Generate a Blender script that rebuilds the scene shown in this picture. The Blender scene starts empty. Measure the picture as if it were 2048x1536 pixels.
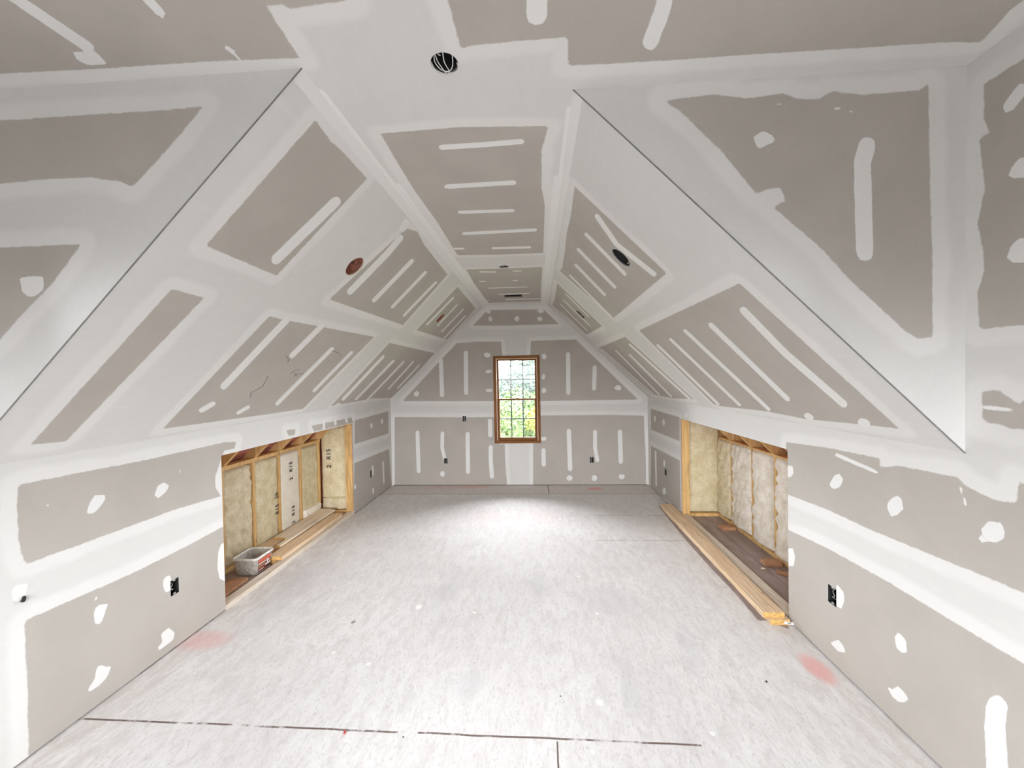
import bpy, bmesh, math, random
import numpy as np
from mathutils import Vector, Matrix
# ---- camera measured from the photograph (metres; +y runs down the room towards the far window, z up, floor at 0) ----
CAM_H=1.75; F_PX=786.04; YAW=.06058; PITCH=-.0152; ROLL=-.01868
def cam_axes():
    cy,sy=math.cos(YAW),math.sin(YAW)
    f=np.array([-sy*math.cos(PITCH),cy*math.cos(PITCH),math.sin(PITCH)])
    r=np.array([cy,sy,0.]); u=np.cross(r,f)
    cr,sr=math.cos(ROLL),math.sin(ROLL)
    return r*cr+u*sr,-r*sr+u*cr,f
sc=bpy.context.scene
col=sc.collection
# ---- camera ----
_r,_u,_f=cam_axes()
cam_d=bpy.data.cameras.new('camera'); cam=bpy.data.objects.new('camera',cam_d); col.objects.link(cam)
cam_d.sensor_fit='HORIZONTAL'; cam_d.sensor_width=36; cam_d.lens=F_PX/2048*36; cam_d.clip_start=.02
cam.matrix_world=Matrix(((_r[0],_u[0],-_f[0],0),(_r[1],_u[1],-_f[1],0),(_r[2],_u[2],-_f[2],CAM_H),(0,0,0,1)))
sc.camera=cam
# ---- daylight: an overcast sky seen through the windows ----
world=bpy.data.worlds.new('sky'); sc.world=world; world.use_nodes=True
bg=world.node_tree.nodes['Background']; bg.inputs['Color'].default_value=(.93,.96,1,1)
# sky strengthened towards both ends of the room to fill it, weak sideways
_wt=world.node_tree; _tc=_wt.nodes.new('ShaderNodeTexCoord'); _sp=_wt.nodes.new('ShaderNodeSeparateXYZ'); _mr=_wt.nodes.new('ShaderNodeMapRange')
_mr.interpolation_type='SMOOTHSTEP'; _wt.links.new(_tc.outputs['Generated'],_sp.inputs[0]); _wt.links.new(_sp.outputs['Y'],_mr.inputs[0]); _gr=_wt.nodes.new('ShaderNodeMapRange'); _wt.links.new(_sp.outputs['Z'],_gr.inputs[0])
_mu=_wt.nodes.new('ShaderNodeMath'); _mu.operation='MULTIPLY'; _bk=_wt.nodes.new('ShaderNodeMapRange'); _wt.links.new(_sp.outputs['Y'],_bk.inputs[0]); _ad=_wt.nodes.new('ShaderNodeMath'); _ad.operation='ADD'; _wt.links.new(_mr.outputs[0],_ad.inputs[0]); _wt.links.new(_bk.outputs[0],_ad.inputs[1]); _wt.links.new(_ad.outputs[0],_mu.inputs[0]); _wt.links.new(_gr.outputs[0],_mu.inputs[1]); _wt.links.new(_mu.outputs[0],bg.inputs['Strength'])
for _i,_q in ((1,-.3),(2,-.95),(3,0.),(4,42.)): _bk.inputs[_i].default_value=_q
for _i,_q in ((1,-.05),(2,.12),(3,.05),(4,1.)): _gr.inputs[_i].default_value=_q   # dull ground below the horizon
for _i,_q in ((1,.3),(2,.95),(3,4.5),(4,68.)): _mr.inputs[_i].default_value=_q
PORTALS=[ # centre, outward normal axis/sign, width, height
 ((-.31,6.55,1.40),'y',1,.66,1.32),((1.88,.40,1.60),'x',1,1.34,1.54),((-2.56,.35,1.60),'x',-1,1.34,1.54),((-.3,-3.15,1.5),'y',-1,2.74,1.54)]
for c,ax,sg,w,h in PORTALS:
    l=bpy.data.lights.new('window_portal','AREA'); l.shape='RECTANGLE'; l.size=w; l.size_y=h; l.cycles.is_portal=True
    o=bpy.data.objects.new('window_portal',l); col.objects.link(o); o.location=c
    n=Vector((sg if ax=='x' else 0, sg if ax=='y' else 0,0))   # lamp shines along -z of the object: into the room
    o.rotation_euler=n.to_track_quat('Z','Y').to_euler()
v=sc.view_settings; sc.display_settings.display_device='sRGB'
v.view_transform='Standard'; v.look='None'; v.gamma=1; v.use_curve_mapping=False; v.exposure=0.11
sc.cycles.use_denoising=True; sc.cycles.use_adaptive_sampling=True; sc.cycles.adaptive_threshold=.02; sc.cycles.max_bounces=10; sc.cycles.diffuse_bounces=8; sc.cycles.transparent_max_bounces=12
sc.cycles.caustics_reflective=False; sc.cycles.caustics_refractive=False; sc.cycles.sample_clamp_indirect=20
# ---- the room's measured shape ----
Y=6.374; YN=-3.0
def _t(y): return (Y-y)/Y
def XL(y): return -2.409-.0129*_t(y)
def XR(y): return 1.771-.0372*_t(y)
def KL(y): return 1.444-.0557*_t(y)
def KR(y): return 1.4076+.0016*_t(y)
def CL(y): return -.792-(.885-.792)*(Y-y)/(Y-1.494)
def CR(y): return .1706+(.180-.1706)*(Y-y)/(Y-1.70)
def ZC(x,y): return 2.9553+_t(y)*.0165-.0113*x*_t(y)*0
# where the two sloped ceilings stop (near ends): bottom on the knee wall, top on the flat ceiling
RAKE_L=((XL(1.487),1.487,KL(1.487)),(-.885,1.494,ZC(0,1.49)))
RAKE_R=((XR(1.708),1.708,KR(1.708)),(.180,1.70,ZC(0,1.70)))
def _bil(c,s,t):
    c=[np.array(q,float) for q in c]; s=np.asarray(s)[...,None]; t=np.asarray(t)[...,None]
    return c[0]*(1-s)*(1-t)+c[1]*s*(1-t)+c[2]*s*t+c[3]*(1-s)*t
LSU_L=4.887; LSU_R=4.666; LSV=2.2
def F_wall_left(u,v): return np.stack([XL(u),u,v],-1)
def F_wall_right(u,v): return np.stack([XR(u),u,v],-1)
def F_far(u,v): return np.stack([u,u*0+Y,v],-1)
def F_ceiling(u,v): return np.stack([u,v,ZC(u,v)],-1)
def F_floor(u,v): return np.stack([u,v,u*0],-1)
def F_slope_left(u,v): return _bil((( XL(Y),Y,KL(Y)),RAKE_L[0],RAKE_L[1],(CL(Y),Y,ZC(0,Y))),u/LSU_L,v/LSV)
def F_slope_right(u,v): return _bil(((XR(Y),Y,KR(Y)),RAKE_R[0],RAKE_R[1],(CR(Y),Y,ZC(0,Y))),u/LSU_R,v/LSV)
def F_cheek_left(u,v):
    b,t=RAKE_L; return np.stack([u,b[1]+(v-b[2])/(t[2]-b[2])*(t[1]-b[1]),v],-1)
def F_cheek_right(u,v):
    b,t=RAKE_R; return np.stack([u,b[1]+(v-b[2])/(t[2]-b[2])*(t[1]-b[1]),v],-1)
# ---- helpers ----
rnd=random.Random(7)
def tag(o,label=None,cat=None,group=None,kind=None):
    if label: o['label']=label
    if cat: o['category']=cat
    if group: o['group']=group
    if kind: o['kind']=kind
    return o
def empty(name,loc=(0,0,0),rz=0):
    o=bpy.data.objects.new(name,None); col.objects.link(o); o.location=loc; o.rotation_euler=(0,0,rz)
    o.empty_display_size=.05; return o
def link(name,me,mats,parent=None,smooth=False):
    o=bpy.data.objects.new(name,me); col.objects.link(o)
    for m in (mats if isinstance(mats,(list,tuple)) else [mats]): me.materials.append(m)
    if smooth:
        for p in me.polygons: p.use_smooth=True
    if parent is not None: o.parent=parent
    return o
class MB:
    """collects simple solids; build() links them as ONE mesh object"""
    def __init__(s): s.v=[];s.f=[];s.m=[]
    def add(s,vs,fs,m=0):
        n=len(s.v); s.v+= [tuple(map(float,q)) for q in vs]; s.f+=[tuple(i+n for i in f) for f in fs]; s.m+=[m]*len(fs); return s
    def box(s,x0,x1,y0,y1,z0,z1,m=0):
        vs=[(x,y,z) for z in (z0,z1) for y in (y0,y1) for x in (x0,x1)]
        return s.add(vs,[(0,2,3,1),(4,5,7,6),(0,1,5,4),(2,6,7,3),(0,4,6,2),(1,3,7,5)],m)
    def prism(s,pts,axis,a,b,m=0):
        """2D outline pts extruded along an axis from a to b"""
        def mk(p,t):
            if axis=='y': return (p[0],t,p[1])
            if axis=='x': return (t,p[0],p[1])
            return (p[0],p[1],t)
        n=len(pts); vs=[mk(p,a) for p in pts]+[mk(p,b) for p in pts]
        return s.add(vs,[tuple(range(n))[::-1],tuple(range(n,2*n))]+[(i,(i+1)%n,n+(i+1)%n,n+i) for i in range(n)],m)
    def tube(s,pts,r,n=8,m=0):
        pts=[Vector(p) for p in pts]; rings=[]; up=None
        for i,p in enumerate(pts):
            d=(pts[min(i+1,len(pts)-1)]-pts[max(i-1,0)]).normalized()
            if up is None: up=Vector((0,0,1)) if abs(d.z)<.9 else Vector((1,0,0))
            a=d.cross(up).normalized(); b=a.cross(d).normalized(); up=b
            rr=r[i] if isinstance(r,(list,tuple)) else r
            rings.append([p+a*math.cos(2*math.pi*k/n)*rr+b*math.sin(2*math.pi*k/n)*rr for k in range(n)])
        vs=[q for ring in rings for q in ring]; fs=[]
        for i in range(len(pts)-1):
            for k in range(n): fs.append((i*n+k,i*n+(k+1)%n,(i+1)*n+(k+1)%n,(i+1)*n+k))
        fs.append(tuple(range(n))[::-1]); fs.append(tuple(range((len(pts)-1)*n,len(pts)*n)))
        return s.add(vs,fs,m)
    def build(s,name,mats,parent=None,smooth=False,bevel=0):
        me=bpy.data.meshes.new(name); me.from_pydata(s.v,[],s.f); me.update()
        o=link(name,me,mats,parent,smooth)
        for p,m in zip(me.polygons,s.m): p.material_index=m
        if bevel:
            b=o.modifiers.new('bevel','BEVEL'); b.width=bevel; b.segments=2; b.limit_method='ANGLE'
        return o
def spline(pts,n=10):
    """smooth curve through the points (Catmull-Rom)"""
    P=[Vector(p) for p in pts]; P=[P[0]*2-P[1]]+P+[P[-1]*2-P[-2]]; out=[]
    for i in range(1,len(P)-2):
        for k in range(n):
            t=k/n; a,b,c,d=P[i-1],P[i],P[i+1],P[i+2]
            out.append(.5*((2*b)+(c-a)*t+(2*a-5*b+4*c-d)*t*t+(3*b-a-3*c+d)*t**3))
    return out+[P[-2]]

# ---- node helpers ----
class NT:
    def __init__(s,name):
        s.mat=bpy.data.materials.new(name); s.mat.use_nodes=True; s.t=s.mat.node_tree; s.n=s.t.nodes; s.b=s.n['Principled BSDF']
        s.b.inputs['Roughness'].default_value=.85
    def new(s,typ,**kw):
        x=s.n.new(typ)
        for k,v in kw.items(): setattr(x,k,v)
        return x
    def plug(s,sock,v):
        if isinstance(v,bpy.types.NodeSocket): s.t.links.new(v,sock)
        elif v is not None:
            if isinstance(v,(tuple,list)) and len(v)==3 and sock.type=='RGBA': v=(*v,1)
            sock.default_value=v
    def math(s,op,a,b=None,c=None,clamp=False):
        x=s.new('ShaderNodeMath',operation=op,use_clamp=clamp); s.plug(x.inputs[0],a)
        if b is not None: s.plug(x.inputs[1],b)
        if c is not None: s.plug(x.inputs[2],c)
        return x.outputs[0]
    def mix(s,f,a,b,blend='MIX'):
        x=s.new('ShaderNodeMix',data_type='RGBA',blend_type=blend); s.plug(x.inputs[0],f); s.plug(x.inputs[6],a); s.plug(x.inputs[7],b); return x.outputs[2]
    def step(s,v,a,b,lo=0.,hi=1.):
        x=s.new('ShaderNodeMapRange',interpolation_type='SMOOTHSTEP'); s.plug(x.inputs[0],v)
        for i,q in ((1,a),(2,b),(3,lo),(4,hi)): s.plug(x.inputs[i],q)
        return x.outputs[0]
    def obj(s,scale=(1,1,1),rot=(0,0,0)):
        tc=s.new('ShaderNodeTexCoord'); mp=s.new('ShaderNodeMapping'); s.t.links.new(tc.outputs['Object'],mp.inputs[0]); mp.inputs['Scale'].default_value=scale; mp.inputs['Rotation'].default_value=rot; return mp.outputs[0]
    def noise(s,vec,scale,detail=3,rough=.5,dist=0.):
        x=s.new('ShaderNodeTexNoise'); s.plug(x.inputs['Vector'],vec); s.plug(x.inputs['Scale'],float(scale)); s.plug(x.inputs['Detail'],float(detail)); s.plug(x.inputs['Roughness'],rough); s.plug(x.inputs['Distortion'],float(dist)); return x.outputs['Fac']
    def attr(s,name):
        x=s.new('ShaderNodeAttribute',attribute_name=name); return x.outputs['Fac']
    def bump(s,h,strength=.5,dist=.002):
        x=s.new('ShaderNodeBump'); s.plug(x.inputs['Height'],h); x.inputs['Strength'].default_value=strength; x.inputs['Distance'].default_value=dist; s.t.links.new(x.outputs[0],s.b.inputs['Normal'])
    def color(s,c): s.plug(s.b.inputs['Base Color'],c)
def plain(name,c,rough=.7,metal=0.,var=.12,scale=30):
    n=NT(name); o=n.obj(); f=n.noise(o,scale,4)
    n.color(n.mix(n.step(f,.3,.7),tuple(x*(1-var) for x in c),tuple(min(1,x*(1+var)) for x in c)))
    n.b.inputs['Roughness'].default_value=rough; n.b.inputs['Metallic'].default_value=metal
    return n.mat

def drywall():
    """gypsum board: grey-tan paper, joint compound ground smooth over the seams, fresh strokes over the screws"""
    n=NT('drywall'); o=n.obj()
    big=n.noise(o,5,4,.6); mid=n.noise(o,28,3,.6); fine=n.noise(o,130,3,.6); spk=n.noise(o,420,2,.5)
    jag=n.math('ADD',n.math('MULTIPLY',n.math('SUBTRACT',mid,.5),.012),n.math('MULTIPLY',n.math('SUBTRACT',fine,.5),.008))
    P=n.attr('paper'); M=n.attr('mark')
    pe=n.math('ADD',P,jag)
    pm=n.step(pe,-.005,.003)
    # compound: whiter feathered border, greyer sanded middle
    d=n.math('ADD',n.math('MULTIPLY',P,-1.),n.math('MULTIPLY',n.math('SUBTRACT',big,.5),.05))
    core=n.step(d,.045,.085)
    streak=n.noise(n.obj((1,.25,1)),38,4,.6)
    core=n.math('MULTIPLY',core,n.step(streak,.15,.6,.65,1.))
    mud=n.mix(core,(.755,.745,.73),(.675,.665,.648))
    mud=n.mix(n.step(big,.35,.7,0,.25),mud,(.72,.705,.68))
    paper=n.mix(n.step(n.noise(o,3,3,.6),.3,.7),(.465,.430,.388),(.505,.468,.424))
    paper=n.mix(n.step(spk,.3,.7,0,.5),paper,(.41,.383,.35))
    c=n.mix(pm,mud,paper)
    me=n.math('ADD',M,n.math('MULTIPLY',jag,.6))
    mm=n.step(me,-.0025,.0015)
    c=n.mix(mm,c,(.79,.785,.77))
    n.color(c); n.b.inputs['Roughness'].default_value=.9; n.b.inputs['Specular IOR Level'].default_value=.25
    h=n.math('ADD',n.math('MULTIPLY',mm,.5),n.math('ADD',n.math('MULTIPLY',streak,n.math('MULTIPLY',n.math('SUBTRACT',1.,pm),.5)),n.math('MULTIPLY',fine,.06)))
    n.bump(h,.35,.002)
    return n.mat
M_DRY=drywall()
M_EDGE=plain('board_edge',(.33,.25,.2),.9)
M_GAP=plain('dark_gap',(.03,.025,.02),.95)
M_BEAD=plain('bead_metal',(.20,.20,.19),.6)

def wood(name,c1,c2,axis=1,scale=1.,ring=9.,dark=.45,dust=0.):
    """sawn softwood: grain runs along the axis"""
    n=NT(name); sc3=[1.,1.,1.]; sc3[axis]=.06
    v=n.obj(tuple(sc3)); g=n.noise(v,34*scale,4,.65,.4); w=n.new('ShaderNodeTexWave',wave_type='RINGS',rings_direction='XYZ'[axis])
    s2=[1.,1.,1.]; s2[axis]=.16
    n.plug(w.inputs['Vector'],n.obj(tuple(s2))); w.inputs['Scale'].default_value=ring*scale; w.inputs['Distortion'].default_value=7; w.inputs['Detail'].default_value=2; w.inputs['Detail Scale'].default_value=1.2
    c=n.mix(n.step(g,.3,.7),c1,c2)
    dk=tuple(x*dark for x in c1)
    c=n.mix(n.math('MULTIPLY',n.step(w.outputs['Fac'],.75,1.),.38),c,dk)
    c=n.mix(n.step(n.noise(n.obj(),6,3),.62,.75,0,.22),c,dk)
    kv=n.new('ShaderNodeTexVoronoi',feature='F1'); n.plug(kv.inputs['Vector'],n.obj(tuple(.5 if i==axis else 1. for i in range(3)))); kv.inputs['Scale'].default_value=6.5
    c=n.mix(n.step(kv.outputs['Distance'],.05,.11,.75,0),c,dk)
    if dust: c=n.mix(n.step(n.noise(n.obj(),14,5,.7),.35,.7,0,dust),c,(.72,.68,.62))
    n.color(c); n.b.inputs['Roughness'].default_value=.75; n.bump(g,.2,.001)
    return n.mat
M_PINE=wood('pine_lumber',(.70,.48,.28),(.84,.65,.44),dust=.12,ring=16.)
M_PINE2=wood('pale_pine',(.76,.62,.44),(.86,.74,.57),dust=.3)
M_STUD=wood('stud_lumber',(.60,.36,.13),(.74,.50,.22),axis=2)
M_PLATE=wood('plate_lumber',(.62,.52,.40),(.78,.69,.57),dust=.5)
M_BLOCK=wood('block_lumber',(.40,.20,.10),(.55,.30,.17),axis=0)
M_END=plain('sawn_end',(.60,.36,.12),.8,var=.25,scale=60)
M_SHEATH=wood('roof_sheathing',(.42,.13,.09),(.62,.26,.20))
M_OAK=wood('stained_window_wood',(.19,.065,.014),(.30,.12,.03),axis=2,dark=.4)
M_OAKX=wood('stained_window_wood_cross',(.19,.065,.014),(.30,.12,.03),axis=0,dark=.4)
M_OAKY=wood('stained_window_wood_run',(.26,.10,.02),(.38,.16,.045),axis=1,dark=.4)
M_LINER=plain('jamb_liner',(.80,.66,.52),.6)
M_MUNTIN=plain('grey_grille',(.09,.115,.115),.5)
M_BLACK=plain('black_box',(.012,.012,.012),.6)
M_STEEL=plain('galvanised_metal',(.50,.50,.48),.45,.6)
M_COPPER=plain('red_brown_can',(.34,.13,.09),.55,.2,var=.35,scale=60)
M_WIRE=plain('white_cable',(.80,.79,.76),.5)
def glass_mat():
    n=NT('window_glass'); t=n.new('ShaderNodeBsdfTransparent'); g=n.new('ShaderNodeBsdfGlossy'); g.inputs['Roughness'].default_value=.02
    f=n.new('ShaderNodeFresnel'); f.inputs['IOR'].default_value=1.3
    t.inputs['Color'].default_value=(.97,.97,.97,1)
    m=n.new('ShaderNodeMixShader'); n.t.links.new(f.outputs[0],m.inputs[0]); n.t.links.new(t.outputs[0],m.inputs[1]); n.t.links.new(g.outputs[0],m.inputs[2])
    n.t.links.new(m.outputs[0],n.n['Material Output'].inputs['Surface']); return n.mat
M_GLASS=glass_mat()
def insulation(name,c1,c2,c3,ink=0.,paper=0.):
    n=NT(name); o=n.obj(); a=n.noise(o,9,5,.7); b=n.noise(o,45,4,.75); f=n.noise(o,160,3,.7)
    c=n.mix(n.step(a,.3,.7),c1,c2); c=n.mix(n.step(b,.52,.72,0,.65),c,c3)
    if ink: c=n.mix(n.math('MULTIPLY',n.step(n.noise(o,22,5,.8,1.),.64,.68),n.step(n.noise(o,4,2),.52,.6,0,ink)),c,(.10,.08,.06))
    n.color(c); n.b.inputs['Roughness'].default_value=1.; n.b.inputs['Specular IOR Level'].default_value=.05
    n.bump(n.math('ADD',b,n.math('MULTIPLY',f,.5)),.7-.4*paper,.008-.005*paper); return n.mat
M_BATT=insulation('tan_insulation',(.60,.50,.32),(.76,.69,.52),(.40,.29,.14),.85)
M_BATTY=insulation('yellow_insulation',(.60,.51,.31),(.75,.68,.49),(.46,.35,.17))
M_KRAFT=insulation('paper_faced_insulation',(.78,.73,.62),(.84,.80,.70),(.68,.61,.47),0,1.)
M_WOOL=insulation('white_insulation',(.72,.65,.54),(.90,.86,.78),(.56,.48,.38))
M_INK=plain('black_ink',(.05,.045,.04),.9)

def floor_mat():
    n=NT('dusty_subfloor'); o=n.obj(); sep=n.new('ShaderNodeSeparateXYZ'); n.t.links.new(o,sep.inputs[0]); X,Yc=sep.outputs[0],sep.outputs[1]
    a=n.noise(o,1.3,4,.6); b=n.noise(n.obj((1,.35,1),(0,0,.5)),16,6,.75,.6); f=n.noise(n.obj((1,.5,1),(0,0,-.7)),70,5,.8,.8); g=n.noise(o,260,3,.7)
    base=n.mix(n.step(a,.35,.65),(.75,.73,.725),(.81,.80,.795))
    base=n.mix(n.step(b,.40,.68,0,.7),base,(.63,.60,.59))
    base=n.mix(n.step(f,.50,.66,0,.65),base,(.53,.49,.47))
    base=n.mix(n.step(g,.5,.7,0,.30),base,(.86,.85,.84))
    base=n.mix(n.step(n.math('ADD',Yc,n.math('MULTIPLY',b,.1)),5.93,5.97,0,.35),base,(.60,.52,.45))
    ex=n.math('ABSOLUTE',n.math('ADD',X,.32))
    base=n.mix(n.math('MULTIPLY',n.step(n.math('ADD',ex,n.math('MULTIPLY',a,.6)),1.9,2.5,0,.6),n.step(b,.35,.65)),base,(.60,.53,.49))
    # splashes of compound and chalk
    vo=n.new('ShaderNodeTexVoronoi',feature='F1'); n.plug(vo.inputs['Vector'],o); vo.inputs['Scale'].default_value=3.2
    base=n.mix(n.step(vo.outputs['Distance'],.04,.055,1,0),base,(.88,.88,.86))
    def spot(base,x,y,rx,ry,c,amt,rot=0.):
        dx=n.math('SUBTRACT',X,x); dy=n.math('SUBTRACT',Yc,y)
        if rot:
            cc,ss=math.cos(rot),math.sin(rot)
            dx,dy=n.math('ADD',n.math('MULTIPLY',dx,cc),n.math('MULTIPLY',dy,ss)),n.math('SUBTRACT',n.math('MULTIPLY',dy,cc),n.math('MULTIPLY',dx,ss))
        q=n.math('ADD',n.math('POWER',n.math('DIVIDE',dx,rx),2.),n.math('POWER',n.math('DIVIDE',dy,ry),2.))
        q=n.math('ADD',q,n.math('MULTIPLY',n.math('SUBTRACT',f,.5),1.5))
        return n.mix(n.step(q,0.,1.,amt,0.),base,c)
    red=(.78,.36,.33)
    for x,y,rx,ry,am in ((.894,6.18,.16,.10,.8),(1.63,2.40,.09,.16,.75),(-2.30,2.52,.25,.13,.45),(-1.02,6.28,.35,.10,.5),(-.3,4.9,.8,.4,.12),(-1.5,6.25,.5,.12,.3)): base=spot(base,x,y,rx,ry,red,am)
    for x,y,rx,ry,r in ((-.76,3.2,.12,.35,-.1),(-.02,3.3,.07,.28,0),(.50,2.2,.07,.28,-.15),(-.42,2.2,.12,.15,0),(.95,2.55,.08,.3,-.2),(.55,3.1,.3,.25,0),(-2.1,3.2,.2,.8,0)): base=spot(base,x,y,rx,ry,(.50,.50,.53),.22,r)
    base=spot(base,.31,2.106,.028,.028,(.92,.92,.9),1.); base=spot(base,-.93,2.95,.03,.04,(.95,.95,.93),1.)
    # bare floor of the nooks, and a dark stripe by the right boards
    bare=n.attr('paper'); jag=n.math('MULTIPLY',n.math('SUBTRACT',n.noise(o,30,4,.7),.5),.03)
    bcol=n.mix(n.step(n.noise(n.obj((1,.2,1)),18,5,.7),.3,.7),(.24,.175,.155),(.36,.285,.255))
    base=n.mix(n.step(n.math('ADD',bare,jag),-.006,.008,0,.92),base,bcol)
    # seams between the panels
    wob=n.math('MULTIPLY',n.math('SUBTRACT',n.noise(o,2.2,3),.5),.02)
    brk=n.noise(o,5,4,.7)
    def seam(base,coord,at,w,lo,hi,other,o0,o1,slope=0.):
        q=n.math('SUBTRACT',coord,at)
        if slope: q=n.math('SUBTRACT',q,n.math('MULTIPLY',other,slope))
        q=n.math('ABSOLUTE',n.math('ADD',q,wob))
        m=n.math('MULTIPLY',n.step(q,w*.6,w*1.4,1,0),n.step(brk,lo,hi))
        m=n.math('MULTIPLY',m,n.math('MULTIPLY',n.math('GREATER_THAN',other,o0),n.math('LESS_THAN',other,o1)))
        return n.mix(m,base,(.16,.11,.095))
    base=seam(base,Yc,1.884,.0052,.37,.50,X,-3,.75,-.006)
    base=seam(base,Yc,5.892,.006,.2,.3,X,-3,3)
    base=seam(base,Yc,4.98,.003,.38,.5,X,.7,3); base=seam(base,Yc,4.222,.003,.38,.5,X,.6,3)
    base=seam(base,X,.072,.004,.15,.25,Yc,-3,1.87); base=seam(base,X,.168,.006,.1,.2,Yc,5.89,6.5)
    base=seam(base,X,2.03,.003,.1,.2,Yc,2.5,5.2)
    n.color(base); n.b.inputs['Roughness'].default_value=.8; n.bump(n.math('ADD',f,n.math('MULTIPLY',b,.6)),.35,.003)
    return n.mat
M_FLOOR=floor_mat()
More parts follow.
